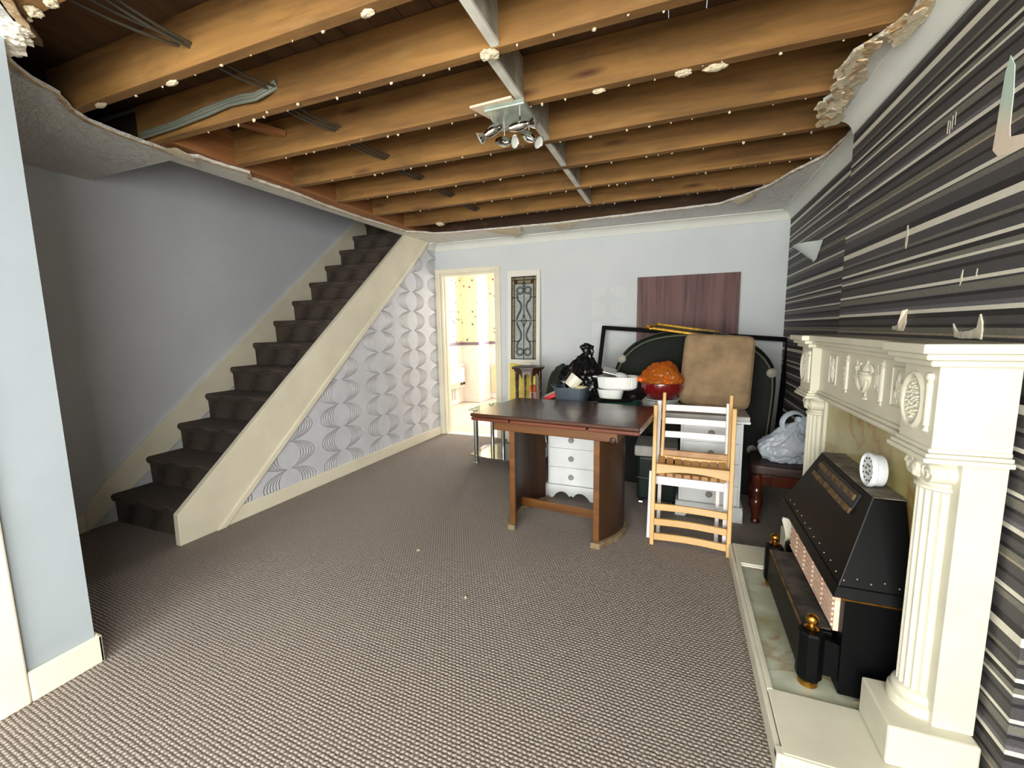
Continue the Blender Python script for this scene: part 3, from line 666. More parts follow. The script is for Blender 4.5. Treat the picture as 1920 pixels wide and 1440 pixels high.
# cables through the joists
def cable(pts, r=0.006, mat='cable_dark'): return MB().tube(pts, r, 6), M[mat]
def bundle(label, sets, mat='cable_dark', r=0.006):
    c = root('cable_run', label, 'cable', group='old cables threaded through the joists')
    for s_ in sets:
        P_ = [Vector(p) for p in s_]; q = []
        for i in range(len(P_) - 1):
            for t in range(6): q.append(P_[i].lerp(P_[i + 1], t / 6))
        q.append(P_[-1])
        for i in range(1, len(q) - 1): q[i].z -= 0.02 * math.sin(PI * i / (len(q) - 1))
        mk('cable', MB().tube(q, r, 6), M[mat], c, smooth=True)
    return c
bundle('old black cables crossing between the two nearest joists above the stub wall', [[(-1.95, 0.83, 2.43), (-1.86, 1.25, 2.42)], [(-1.90, 0.83, 2.44), (-1.83, 1.25, 2.43)], [(-1.80, 0.83, 2.43), (-1.80, 1.25, 2.40)], [(-1.77, 0.83, 2.44), (-1.79, 1.25, 2.41)]])
bundle('thin dark cables between the second and third joists, above the grey loop', [[(-1.86, 1.285, 2.43), (-1.78, 1.60, 2.41)], [(-1.82, 1.285, 2.44), (-1.76, 1.60, 2.42)]])
lc = root('cable_run', 'thick grey cable loop lying along the third joist to the stairwell', 'cable', group=None)
for dz, dy in ((0, 0), (-0.014, 0.004), (0.010, -0.006)):
    P_ = [(-1.755, 1.592 + dy, 2.43 + dz), (-1.79, 1.575, 2.405 + dz), (-1.86, 1.565, 2.385 + dz), (-1.95, 1.57 + dy, 2.395 + dz), (-2.05, 1.575, 2.40 + dz), (-2.2, 1.57 + dy, 2.385 + dz), (-2.45, 1.575, 2.37 + dz), (-2.72, 1.57, 2.36 + dz)]
    mk('cable', MB().tube(P_, 0.0075, 8), M['cable'], lc, smooth=True)
for (k, xa, xb, lb) in [(2, -1.86, -1.78, 'dark cables between the third and fourth joists'), (3, -1.85, -1.78, 'dark cables between the fourth and fifth joists'), (4, -1.83, -1.79, 'dark cables between the fifth and sixth joists'), (5, -1.80, -1.78, 'dark cables between the sixth and seventh joists'), (6, -1.80, -1.78, 'dark cables between the seventh and eighth joists')]:
    ya = JY[k] - 0.01; yb = JY[k + 1] - 0.045
    bundle(lb, [[(xa, ya, 2.43), (xb, yb, 2.40)], [(xa + 0.035, ya, 2.44), (xb + 0.015, yb, 2.41)], [(xa - 0.03, ya, 2.425), (xb - 0.02, yb, 2.395)]])
wl = mk('blocking_piece', MB().obox((-2.25, 1.83, 2.44), (0.05, 0.37, 0.03), Matrix.Rotation(R(-24), 3, 'Z')), M['joist_y'], label='short loose timber wedged between the third and fourth joists near the stairwell', cat='timber')

# spotlight fitting
sp = root('ceiling_spotlight', 'chrome four spot ceiling light on a mirror plate hanging under the bare joists', 'ceiling light', (-0.79, 2.055, 2.325))
mk('backing_board', MB().prism([(-0.15, -0.13), (0.06, -0.14), (0.06, 0.16), (-0.05, 0.17)], 'z', -0.006, 0.004), M['mdf'], sp)
mk('ceiling_plate', bx(-0.085, 0.115, -0.125, 0.10, -0.032, -0.006), M['plate_glass'], sp, bevel=0.006)
def spot(px, py, dx, dy, dz):
    s_ = mk('stem', MB().cyl((px, py, -0.032), (px, py, -0.085), 0.004, n=8), M['chrome'], sp, smooth=True)
    d = Vector((dx, dy, dz)).normalized(); m = d.to_track_quat('Z', 'Y').to_matrix(); c = Vector((px, py, -0.095))
    mk('spot_head', MB().lathe([(0.006, -0.055), (0.014, -0.05), (0.022, -0.025), (0.024, 0.0), (0.020, 0.02), (0.013, 0.034), (0.012, 0.040), (0.022, 0.052), (0.031, 0.070), (0.029, 0.070), (0.018, 0.056), (0.0, 0.052)], c, 20, m), M['chrome'], sp, smooth=True)
    mk('bulb', MB().lathe([(0.0, 0.066), (0.012, 0.065), (0.026, 0.069), (0.027, 0.066)], c, 16, m), M['bulb'], sp, smooth=True)
spot(-0.065, -0.07, -0.8, -0.3, -0.5); spot(0.075, -0.07, 0.85, 0.1, 0.1); spot(-0.055, 0.06, 0.8, -0.25, -0.25); spot(0.075, 0.06, 0.75, -0.2, -0.55)

# ================================================================== FIREPLACE
W = 1.235
fs = root('fireplace_surround', 'cream white classical fireplace surround with fluted columns and carved frieze', 'fireplace', (0.768, 1.385, 0), 0.0105)
S = M['surround']
def shelf(x, z0, z1, o):
    c = x + 0.03
    return MB().prism([(0, -o), (x, -o), (x, 0.19), (c, 0.19), (c, W - 0.19), (x, W - 0.19), (x, W + o), (0, W + o)], 'z', z0, z1)
mk('mantel_shelf', shelf(-0.208, 1.224, 1.248, 0.04), S, fs, bevel=0.003)
mk('shelf_moulding', shelf(-0.194, 1.207, 1.224, 0.026), S, fs, bevel=0.005)
mk('shelf_moulding', shelf(-0.178, 1.190, 1.207, 0.012), S, fs, bevel=0.005)
mk('dust_film', shelf(-0.200, 1.2481, 1.2488, 0.034), M['dust'], fs)
fz = mk('frieze', bx(-0.118, 0, 0.172, W - 0.172, 0.985, 1.19), S, fs)
mb = MB(); mb.box(-0.128, 0, 0.175, W - 0.175, 0.972, 0.985); mb.box(-0.138, 0, 0.175, W - 0.175, 0.960, 0.972); mb.box(-0.122, 0, 0.175, W - 0.175, 0.948, 0.960)
mk('frieze_moulding', mb, S, fs, bevel=0.003)
FX = -0.118
mb = MB().lathe([(0.020, 1.025), (0.020, 1.031), (0.007, 1.036), (0.006, 1.050), (0.012, 1.056), (0.030, 1.075), (0.040, 1.098), (0.042, 1.112), (0.036, 1.116), (0.046, 1.120), (0.046, 1.125), (0.030, 1.130), (0.022, 1.146), (0.010, 1.154), (0.008, 1.165), (0.0, 1.170)], (FX, 0.535, 0), 24, sx=0.55)
mk('urn_relief', mb, S, fz, smooth=True)
for s_ in (-1, 1):
    mk('urn_handle', MB().tube([(FX - 0.006, 0.535 + s_ * (0.04 + 0.022 * math.sin(PI * t / 8)), 1.122 + 0.03 * t / 8) for t in range(9)], 0.005, 8), S, fz, smooth=True)
    mk('leaf_spray', MB().blob((FX, 0.535 + s_ * 0.085, 1.11), (0.009, 0.022, 0.05), 70 + s_, 0.5, 3, 0.35, sub=3), S, fz, smooth=True)
mk('swag', MB().tube([(FX - 0.012, 0.535 + 0.036 * math.cos(t), 1.098 - 0.045 * math.sin(t)) for t in [PI * i / 12 for i in range(13)]], 0.006, 8), S, fz, smooth=True)
for y in (0.405, 0.72):
    mb = MB().lathe([(0.0, 1.020), (0.007, 1.024), (0.004, 1.033), (0.009, 1.037), (0.009, 1.150), (0.012, 1.153), (0.006, 1.160), (0.010, 1.168), (0.0, 1.180)], (FX, y, 0), 14)
    mk('torch_relief', mb, S, fz, smooth=True)
    mk('husk_drop', MB().lathe([(0.0, 1.045), (0.006, 1.055), (0.003, 1.062), (0.007, 1.075), (0.004, 1.083), (0.008, 1.100), (0.004, 1.108), (0.009, 1.125), (0.0, 1.135)], (FX, y + 0.022, 0), 12), S, fz, smooth=True)
for y in (0.29, 0.885):
    mb = MB()
    for a_, b_, c_, d_ in ((-0.045, -0.039, 1.035, 1.165), (0.039, 0.045, 1.035, 1.165), (-0.045, 0.045, 1.035, 1.041), (-0.045, 0.045, 1.159, 1.165)): mb.box(FX - 0.005, FX, y + a_, y + b_, c_, d_)
    mk('panel_bead', mb, S, fz, bevel=0.002)
    mk('drop_relief', MB().blob((FX, y, 1.10), (0.010, 0.018, 0.052), 80 + int(y * 10), 0.4, 3, 0.4, sub=3), S, fz, smooth=True)
for b0 in (0.0, W - 0.172):
    bl = mk('block', bx(-0.155, 0, b0, b0 + 0.172, 0.978, 1.19), S, fs, bevel=0.002)
    oc = b0 + 0.110
    mk('medallion_rim', MB().tube([(-0.156, oc + 0.052 * math.cos(2 * PI * i / 36), 1.090 + 0.072 * math.sin(2 * PI * i / 36)) for i in range(36)], 0.008, 8, closed=True), S, bl, smooth=True)
    mb = MB()
    for i in range(34):
        t = 2 * PI * i / 34; mb.lathe([(0, -0.003), (0.003, 0), (0, 0.003)], (-0.157, oc + 0.040 * math.cos(t), 1.090 + 0.059 * math.sin(t)), 6)
    for i in range(40):
        t = i * 2.399; r = math.sqrt(i / 40); mb.blob((-0.156, oc + 0.032 * r * math.cos(t), 1.090 + 0.05 * r * math.sin(t)), (0.008, 0.006, 0.006), i, 0.3, 2, 0, sub=1)
    mk('medallion_relief', mb, S, bl, smooth=True)
    mk('torch_rod', MB().lathe([(0.0, 1.012), (0.011, 1.020), (0.006, 1.030), (0.010, 1.033), (0.011, 1.145), (0.008, 1.148), (0.014, 1.158), (0.010, 1.170), (0.0, 1.172)], (-0.154, b0 + 0.034, 0), 16), S, bl, smooth=True)
    o = -0.0
    mb = MB(); mb.box(-0.162, 0, b0 - 0.004, b0 + 0.176, 0.968, 0.980); mb.box(-0.170, 0, b0 - 0.012, b0 + 0.184, 0.957, 0.968); mb.box(-0.176, 0, b0 - 0.018, b0 + 0.19, 0.944, 0.957)
    mk('block_moulding', mb, S, fs, bevel=0.003)
    mk('leg_panel', bx(-0.088, 0, b0 + 0.002, b0 + 0.170, 0.20, 0.945), S, fs, bevel=0.002)
    cy = b0 + 0.086; cx = -0.088
    pts = []; nf = 9
    for i in range(nf * 8 + 1):
        t = PI / 2 + PI * i / (nf * 8); ph = (i % 8) / 8
        r = 0.048 - 0.0055 * (math.sin(PI * ph) ** 0.7 if 0 < ph < 1 else 0)
        pts.append((cx + r * math.cos(t), cy + r * math.sin(t)))
    mk('column', MB().prism(pts, 'z', 0.235, 0.862), S, fs, smooth=True, ang=25)
    half = dict(n=24, a0=PI / 2, a1=1.5 * PI)
    mk('column_base', MB().lathe([(0.066, 0.199), (0.068, 0.215), (0.066, 0.232), (0.057, 0.236), (0.060, 0.246), (0.057, 0.256), (0.049, 0.262)], (cx, cy, 0), **half), S, fs, smooth=True)
    cap = mk('capital', MB().lathe([(0.048, 0.852), (0.054, 0.856), (0.054, 0.863), (0.047, 0.868), (0.049, 0.89), (0.057, 0.918), (0.060, 0.932), (0.062, 0.945)], (cx, cy, 0), **half), S, fs, smooth=True)
    for s_ in (-1, 1):
        vc = Vector((cx - 0.040, cy + s_ * 0.042, 0.905))
        mk('volute', MB().cyl((cx, vc.y, vc.z), (cx - 0.052, vc.y, vc.z), 0.029, 0.027, 24).tube([(cx - 0.052, vc.y + s_ * (0.026 - 0.0028 * i / 2) * math.cos(i * 0.6), vc.z + (0.026 - 0.0028 * i / 2) * math.sin(i * 0.6)) for i in range(16)], 0.004, 6), S, cap, smooth=True)
    mk('egg_relief', MB().blob((cx - 0.054, cy, 0.900), (0.012, 0.020, 0.024), 5, 0.2, 2, 0.2, sub=3), S, cap, smooth=True)
    p0, p1 = (b0 - 0.035, b0 + 0.150) if b0 == 0 else (b0 + 0.02, b0 + 0.19)
    mk('plinth', bx(-0.196, 0, p0, p1, 0.081, 0.20), S, fs, bevel=0.006)
mk('back_panel', bx(-0.075, -0.055, 0.170, W - 0.170, 0.081, 0.965), M['marble'], fs, label='olive onyx back panel')

he = root('hearth', 'low cream hearth with an inset green grey stone slab', 'hearth', (0.30, 1.285, 0))
mb = MB(); mb.box(0.012, 0.47, 0.012, 1.29, 0, 0.060); mb.box(0.22, 0.47, 1.29, 1.385, 0, 0.080)
mk('base', mb, S, he, bevel=0.003)
mk('front_rim', bx(0, 0.016, 0, 1.30, 0.0, 0.076), S, he, bevel=0.004); mk('front_rim', bx(0.016, 0.036, 0.24, 1.09, 0.055, 0.081), S, he, bevel=0.004)
mk('near_border', bx(0.018, 0.47, 0.002, 0.248, 0.055, 0.080), S, he, bevel=0.004); mk('near_lip', bx(0.0, 0.47, -0.006, 0.03, 0.05, 0.078), S, he, bevel=0.005)
mk('far_border', bx(0.018, 0.47, 1.085, 1.30, 0.055, 0.080), S, he, bevel=0.004); mk('far_lip', bx(0.03, 0.47, 1.075, 1.088, 0.055, 0.074), M['paint_white'], he, bevel=0.002)
mk('stone_slab', bx(0.036, 0.44, 0.248, 1.085, 0.055, 0.068), M['hearth_stone'], he)

gf = root('gas_fire', 'black gas fire with a sloped hood, ceramic radiants and brass ball feet', 'heater', (0.685, 1.92, 0.068))
def G(b): return b.warp(lambda v: v - Vector((0.685, 1.92, 0.068)))
BK = M['black']
mk('body', G(bx(0.53, 0.685, 1.585, 2.255, 0.075, 0.46)), BK, gf, bevel=0.004)
def quad_frustum(b, t):  # (x0,x1,y0,y1,z)
    vs = [(b[0], b[2], b[4]), (b[1], b[2], b[4]), (b[1], b[3], b[4]), (b[0], b[3], b[4]), (t[0], t[2], t[4]), (t[1], t[2], t[4]), (t[1], t[3], t[4]), (t[0], t[3], t[4])]
    return MB().add(vs, [(3, 2, 1, 0), (4, 5, 6, 7), (0, 1, 5, 4), (1, 2, 6, 5), (2, 3, 7, 6), (3, 0, 4, 7)])
hood = mk('hood', G(quad_frustum((0.495, 0.685, 1.545, 2.30, 0.478), (0.60, 0.685, 1.65, 2.195, 0.742))), BK, gf, bevel=0.004)
mk('top_plate', G(bx(0.602, 0.685, 1.653, 2.192, 0.741, 0.7445)), M['black_dust'], hood)
mk('hood_lip', G(quad_frustum((0.478, 0.685, 1.528, 2.318, 0.448), (0.492, 0.685, 1.543, 2.303, 0.480))), BK, gf, bevel=0.002)
mk('brass_strip', G(bx(0.50, 0.685, 1.5275, 1.532, 0.443, 0.449)), M['brass'], gf); mk('edge_strip', G(MB().tube([(0.496, 1.546, 0.48), (0.60, 1.651, 0.742)], 0.0018, 6)), M['slot'], gf)
sl = Vector((0.60 - 0.495, 0, 0.742 - 0.478)); ang = math.atan2(sl.x, sl.z); mr = Matrix.Rotation(ang, 3, 'Y')
def onslope(t, off): return Vector((0.495 + sl.x * t - off * math.cos(ang), 0, 0.478 + sl.z * t + off * math.sin(ang)))
c = onslope(0.80, 0.001); mk('grille_recess', G(MB().obox((c.x, 1.92, c.z), (0.004, 0.40, 0.075), mr)), M['slot'], hood)
for t, hw in ((0.70, 0.215), (0.86, 0.195)):
    c = onslope(t, 0.004); mk('grille_slat', G(MB().obox((c.x, 1.935, c.z), (0.010, hw * 2, 0.022), mr)), M['rust'], hood, bevel=0.002)
mb = MB()
for i in range(11):
    c = onslope(0.08 + 0.02 * (i % 2), 0.001); mb.blob((c.x, 1.60 + i * 0.062, c.z), (0.0028, 0.0028, 0.0028), i, 0, 1, 0, sub=1)
for i in range(5): mb.blob((0.51 + i * 0.035, 1.553 + 0.004 * (i % 2), 0.497 + 0.008 * (i % 2)), (0.003, 0.003, 0.003), i, 0, 1, 0, sub=1)
mk('screw_heads', G(mb), M['stud'], hood, kind='stuff')
for i in range(5):
    y0 = 1.625 + i * 0.119; mb = MB(); mb.box(0.515, 0.53, y0, y0 + 0.112, 0.275, 0.445)
    for k in range(8): mb.box(0.509, 0.516, y0 + 0.006, y0 + 0.106, 0.288 + k * 0.019, 0.296 + k * 0.019)
    mk('radiant', G(mb), M['ceramic'], gf)
mk('fender', G(bx(0.425, 0.520, 1.635, 2.20, 0.105, 0.258)), BK, gf, bevel=0.004)
mk('fender_top', G(bx(0.436, 0.518, 1.65, 2.185, 0.257, 0.263)), M['fender_dust'], gf); mk('fender_grille', G(bx(0.426, 0.433, 1.65, 2.185, 0.256, 0.266)), M['rust'], gf)
mk('side_panel', G(MB().prism([(0.45, 0.125), (0.60, 0.115), (0.60, 0.20), (0.52, 0.245), (0.45, 0.262)], 'y', 1.598, 1.622)), BK, gf)
for x, y in ((0.452, 1.612), (0.452, 2.222), (0.545, 2.275)):
    pp = mk('corner_post', G(MB().lathe([(0.036, 0.098), (0.040, 0.105), (0.040, 0.262), (0.034, 0.272), (0.0, 0.273)], (x, y, 0), 8, Matrix.Rotation(R(22.5), 3, 'Z'))), BK, gf, bevel=0.003)
    mk('brass_ball', G(MB().lathe([(0.020, 0.273), (0.022, 0.279), (0.012, 0.285), (0.009, 0.290)] + [(0.0195 * math.sin(PI * t / 10), 0.3085 - 0.0195 * math.cos(PI * t / 10)) for t in range(2, 11)], (x, y, 0), 20)), M['brass'], pp, smooth=True)
    mk('brass_foot', G(MB().lathe([(0.024, 0.069), (0.030, 0.073), (0.030, 0.090), (0.020, 0.099)], (x, y, 0), 18)), M['brass'], pp, smooth=True)
mk('broken_tile', MB().prism([(0.498, 0.0), (0.548, 0.0), (0.55, 0.275), (0.505, 0.285), (0.500, 0.270), (0.512, 0.225), (0.520, 0.185), (0.512, 0.14)], 'y', 2.335, 2.348).warp(lambda v: v + Vector((0, 0, 0.081))), M['cream_ceramic'], bevel=0.002,
   label='broken white ceramic piece standing beside the fire at the far end of the hearth', cat='ceramic')
cl = root('clock', 'small round pale plastic alarm dial standing on top of the black fire', 'clock', (0.640, 1.765, 0.7455 + 0.058))
m = Vector((-1.0, 0.0, 0.03)).to_track_quat('Z', 'Y').to_matrix()
mk('case', MB().lathe([(0.0, -0.020), (0.047, -0.020), (0.053, -0.016), (0.055, 0.010), (0.058, 0.012), (0.058, 0.022), (0.053, 0.026), (0.050, 0.0195), (0.0, 0.0195)], (0, 0, 0), 40, m), M['clock'], cl, smooth=True)
mb = MB()
for i in range(12):
    t = i * PI / 6; mb.obox(m @ Vector((0.039 * math.cos(t), 0.039 * math.sin(t), 0.0205)), (0.004, 0.006, 0.003), m)
for i in range(7): mb.obox(m @ Vector((0.016 * math.cos(i * 1.05 + 1), 0.016 * math.sin(i * 1.05 + 1), 0.0205)), (0.006, 0.006, 0.003), m)
mk('dial_marks', mb, M['slot'], cl)
mk('flake', MB().blob((0.59, 1.575, 0.0705), (0.022, 0.008, 0.0022), 4, 0.3, 2, 0, sub=2), M['lump'], label='white paint flake on the hearth slab in front of the plinth', cat='debris')

# wall marks on the striped paper
flt = mk('filled_channel', MB().prism([(1.600, 1.985), (1.578, 1.95), (1.570, 1.88), (1.568, 1.80), (1.562, 1.772), (1.50, 1.757), (1.30, 1.752), (1.30, 1.722), (1.56, 1.728), (1.602, 1.738), (1.627, 1.762), (1.622, 1.82), (1.618, 1.88), (1.612, 1.95)], 'x', 0.7782, 0.782), M['filler'], wr)
def tear(pts, depth=0.004, mat='paper_tear', nm='torn_paper'):
    return mk(nm, MB().prism(rough(pts + [pts[0]], 0.012, 0.004, 31)[:-1], 'x', 0.78 - depth, 0.782), M[mat], wr)
tear([(1.700, 1.256), (1.575, 1.252), (1.580, 1.300), (1.592, 1.322), (1.598, 1.285), (1.63, 1.275), (1.685, 1.272), (1.715, 1.296)])
tear([(2.115, 1.274), (2.030, 1.272), (2.012, 1.300), (2.015, 1.338), (2.045, 1.296), (2.12, 1.290)], 0.003)
tear([(2.078, 1.66), (2.072, 1.66), (2.066, 1.60), (2.074, 1.575), (2.080, 1.59)], 0.0015)
tear([(1.702, 1.455), (1.698, 1.455), (1.699, 1.425), (1.708, 1.408), (1.709, 1.428)], 0.001); tear([(1.635, 1.45), (1.632, 1.45), (1.632, 1.425), (1.637, 1.425)], 0.001)
for k, (y, z) in enumerate([(1.87, 1.92), (1.857, 1.915), (1.845, 1.925), (1.83, 1.93)]): tear([(y + 0.002, z + 0.018), (y - 0.001, z + 0.018), (y - 0.001, z - 0.022), (y + 0.002, z - 0.02)], 0.001, 'paper_tear', 'scrape')
flap('torn_paper', [(0.772, 2.045, 1.276), (0.760, 2.02, 1.30), (0.765, 2.008, 1.345), (0.778, 2.004, 1.35), (0.779, 2.05, 1.28)], M['filler'], wr)

# wall light in the alcove
wl = root('wall_light', 'pale half cone wall light on the striped alcove wall', 'wall lamp', (0.90, 3.746, 1.872))
mk('shade', MB().lathe([(0.010, -0.115), (0.024, -0.108), (0.143, 0.0), (0.137, 0.0), (0.018, -0.098)], (-0.004, 0, 0), 28, a0=PI / 2, a1=1.5 * PI, sy=1.05), M['shade'], wl, smooth=True)
mk('wall_plate', bx(-0.006, 0, -0.03, 0.03, -0.10, -0.02), M['paint_white'], wl, bevel=0.002)
mk('finial', MB().blob((-0.012, 0, -0.120), (0.010, 0.010, 0.008), 1, 0, 1, 0, sub=2), M['chrome'], wl, smooth=True)

# ================================================================== DINING TABLE
tb = root('dining_table', 'dark wooden draw leaf dining table with bowed panel legs and pale scuffed feet', 'table', (-0.672, 2.713, 0), R(-6.3))
TL, TW = 0.535, 0.343
mk('tabletop', bx(-TL, TL, -TW, TW, 0.745, 0.767), M['dark_wood'], tb, bevel=0.006)
for a_, b_ in ((-TL + 0.004, -0.262), (-0.250, 0.236), (0.248, TL - 0.004)):
    mk('draw_leaf', bx(a_, b_, -TW + 0.003, TW - 0.003, 0.721, 0.743), M['edge_wood'], tb, bevel=0.006)
ap = MB(); ap.box(-0.40, 0.40, -0.275, -0.25, 0.655, 0.720); ap.box(-0.40, 0.40, 0.25, 0.275, 0.655, 0.720); ap.box(-0.40, -0.375, -0.25, 0.25, 0.655, 0.72); ap.box(0.375, 0.40, -0.25, 0.25, 0.655, 0.72)
mk('apron', ap, M['oak'], tb, bevel=0.004)
def bow(s_, r_out, th, y0, y1, z0, z1, base):
    P_ = []; n = 16
    for i in range(n + 1):
        t = i / n; P_.append((s_ * (base + r_out * math.sin(PI * t)), y0 + (y1 - y0) * t))
    Q = []
    for i in range(n + 1):
        t = 1 - i / n; Q.append((s_ * (base - th + (r_out) * math.sin(PI * t)), y0 + (y1 - y0) * t))
    return MB().prism(P_ + Q, 'z', z0, z1)
for s_ in (-1, 1):
    lg = mk('panel_leg', bow(s_, 0.085, 0.028, -0.255, 0.255, 0.035, 0.655, 0.292), M['oak_z'], tb, smooth=True, ang=40)
    mk('foot_runner', bow(s_, 0.095, 0.055, -0.285, 0.285, 0.0, 0.036, 0.305), M['oak_pale'], tb, bevel=0.004, label='pale scuffed foot rail')
    mk('leg_edge', bx(s_ * 0.278 - 0.018, s_ * 0.278 + 0.018, -0.262, -0.240, 0.036, 0.655), M['oak'], tb, bevel=0.003)
mk('stretcher', bx(-0.335, 0.335, -0.012, 0.012, 0.055, 0.115), M['oak'], tb, bevel=0.003)
mk('corner_bracket', MB().blob((0.375, -0.262, 0.665), (0.025, 0.02, 0.03), 3, 0.2, 2, 0, sub=3), M['turned'], tb, smooth=True)

# ================================================================== FOLDING CHAIRS
def leanpt(u, h, d=0): return Vector((u, 0.24 * h + d, h))
def strip(u0, h0, u1, h1, w_, th, d=0, bowed=0.0, n=6):
    # flat rail between two points of the leaning plane; w_ = height, th = thickness
    mb = MB(); vs = []
    for i in range(n + 1):
        t = i / n; u = u0 + (u1 - u0) * t; h = h0 + (h1 - h0) * t; dd = d + bowed * math.sin(PI * t)
        for a_, b_ in ((0, -th / 2), (w_, -th / 2), (w_, th / 2), (0, th / 2)):
            p = leanpt(u, h + a_, dd + b_); vs.append(p)
    fs = [(0, 1, 2, 3), tuple(n * 4 + k for k in (3, 2, 1, 0))]
    for i in range(n): fs += [(i * 4 + k, i * 4 + (k + 1) % 4, i * 4 + 4 + (k + 1) % 4, i * 4 + 4 + k) for k in range(4)]
    return mb.add(vs, fs)
def stile(u0, h0, u1, h1, w_, th, d0=0, d1=0):
    a = leanpt(u0, h0, d0); b = leanpt(u1, h1, d1); mb = MB(); vs = []
    for p in (a, b):
        for x, y in ((-w_ / 2, -th / 2), (w_ / 2, -th / 2), (w_ / 2, th / 2), (-w_ / 2, th / 2)): vs.append(p + Vector((x, y, 0)))
    return mb.add(vs, [(3, 2, 1, 0), (4, 5, 6, 7), (0, 1, 5, 4), (1, 2, 6, 5), (2, 3, 7, 6), (3, 0, 4, 7)])
wc = root('folding_chair', 'white painted folding slatted chair leaning behind the yellow one against the desk', 'chair', (0.075, 2.655, 0), R(-2), group='folding chairs')
WW = M['white_wood']
for u in (-0.212, 0.212):
    mk('leg', stile(u, 0.0, u, 0.40, 0.028, 0.024), WW, wc, bevel=0.003)
for h_ in (0.768, 0.687, 0.604): mk('back_slat', strip(-0.165, h_, 0.20, h_, 0.038, 0.012, 0.03, 0.008), WW, wc, bevel=0.002)
for u in (-0.185, 0.213): mk('back_stile', stile(u, 0.36, u, 0.83, 0.024, 0.022, 0.03, 0.03), WW, wc, bevel=0.003)
mk('rail', strip(-0.20, 0.325, 0.20, 0.325, 0.05, 0.02, -0.006, 0.0), WW, wc, bevel=0.003)
for u in (-0.165, 0.17): mk('rear_leg', stile(u, 0.0, u, 0.36, 0.022, 0.02, 0.09, 0.05), WW, wc, bevel=0.003)
for i in range(8): mk('seat_slat', stile(-0.165 + i * 0.047, 0.37, -0.165 + i * 0.047, 0.40, 0.038, 0.05, 0.03, 0.05), M['beech_d'], wc, bevel=0.002)
yc = root('folding_chair', 'yellow beech folding slatted chair leaning in front of the white one beside the hearth', 'chair', (0.09, 2.575, 0), R(-2), group='folding chairs')
YB, YX = M['beech'], M['beech_x']
for u in (-0.205, 0.208): mk('front_stile', stile(u * 1.0, 0.0, u * 1.06, 0.82, 0.024, 0.032), YB, yc, bevel=0.004)
for u in (-0.172, 0.205): mk('back_stile', stile(u, 0.45, u * 1.01, 0.885, 0.020, 0.030, 0.085, 0.085), YB, yc, bevel=0.004)
for h_ in (0.198, 0.112, 0.028): mk('back_slat', strip(-0.200, h_, 0.198, h_, 0.038, 0.014, -0.004, 0.018), YX, yc, bevel=0.003)
# wide front rail with a hollowed lower edge
mb = MB(); vs = []; n = 12
for i in range(n + 1):
    t = i / n; u = -0.198 + 0.402 * t; lo = 0.410 + 0.022 * math.sin(PI * t); hi = 0.470
    for h_, dd in ((lo, -0.012), (hi, -0.012), (hi, 0.010), (lo, 0.010)): vs.append(leanpt(u, h_, dd))
fs_ = [(0, 1, 2, 3), tuple(n * 4 + k for k in (3, 2, 1, 0))]
for i in range(n): fs_ += [(i * 4 + k, i * 4 + (k + 1) % 4, i * 4 + 4 + (k + 1) % 4, i * 4 + 4 + k) for k in range(4)]
mk('front_rail', mb.add(vs, fs_), YX, yc, bevel=0.003)
mk('rear_rail', strip(-0.168, 0.500, 0.198, 0.500, 0.034, 0.018, 0.085), M['beech_d'], yc, bevel=0.003)
mk('seat_rail', strip(-0.165, 0.482, 0.195, 0.482, 0.02, 0.012, 0.075, -0.01), YX, yc, bevel=0.003)
for i in range(8):
    u = -0.172 + i * 0.0485
    a = leanpt(u, 0.445, 0.012); b = leanpt(u, 0.495, 0.078); mb = MB(); vs = []
    for p in (a, b):
        for x, z in ((-0.020, -0.006), (0.020, -0.006), (0.020, 0.006), (-0.020, 0.006)): vs.append(p + Vector((x, 0, z)))
    mk('seat_slat', mb.add(vs, [(3, 2, 1, 0), (4, 5, 6, 7), (0, 1, 5, 4), (1, 2, 6, 5), (2, 3, 7, 6), (3, 0, 4, 7)]), M['beech_d'], yc, bevel=0.002)
for i in range(8):
    u = -0.168 + i * 0.0485
    mk('seat_slat', stile(u, 0.392, u, 0.412, 0.036, 0.04, 0.035, 0.04), M['beech_d'], yc, bevel=0.002)

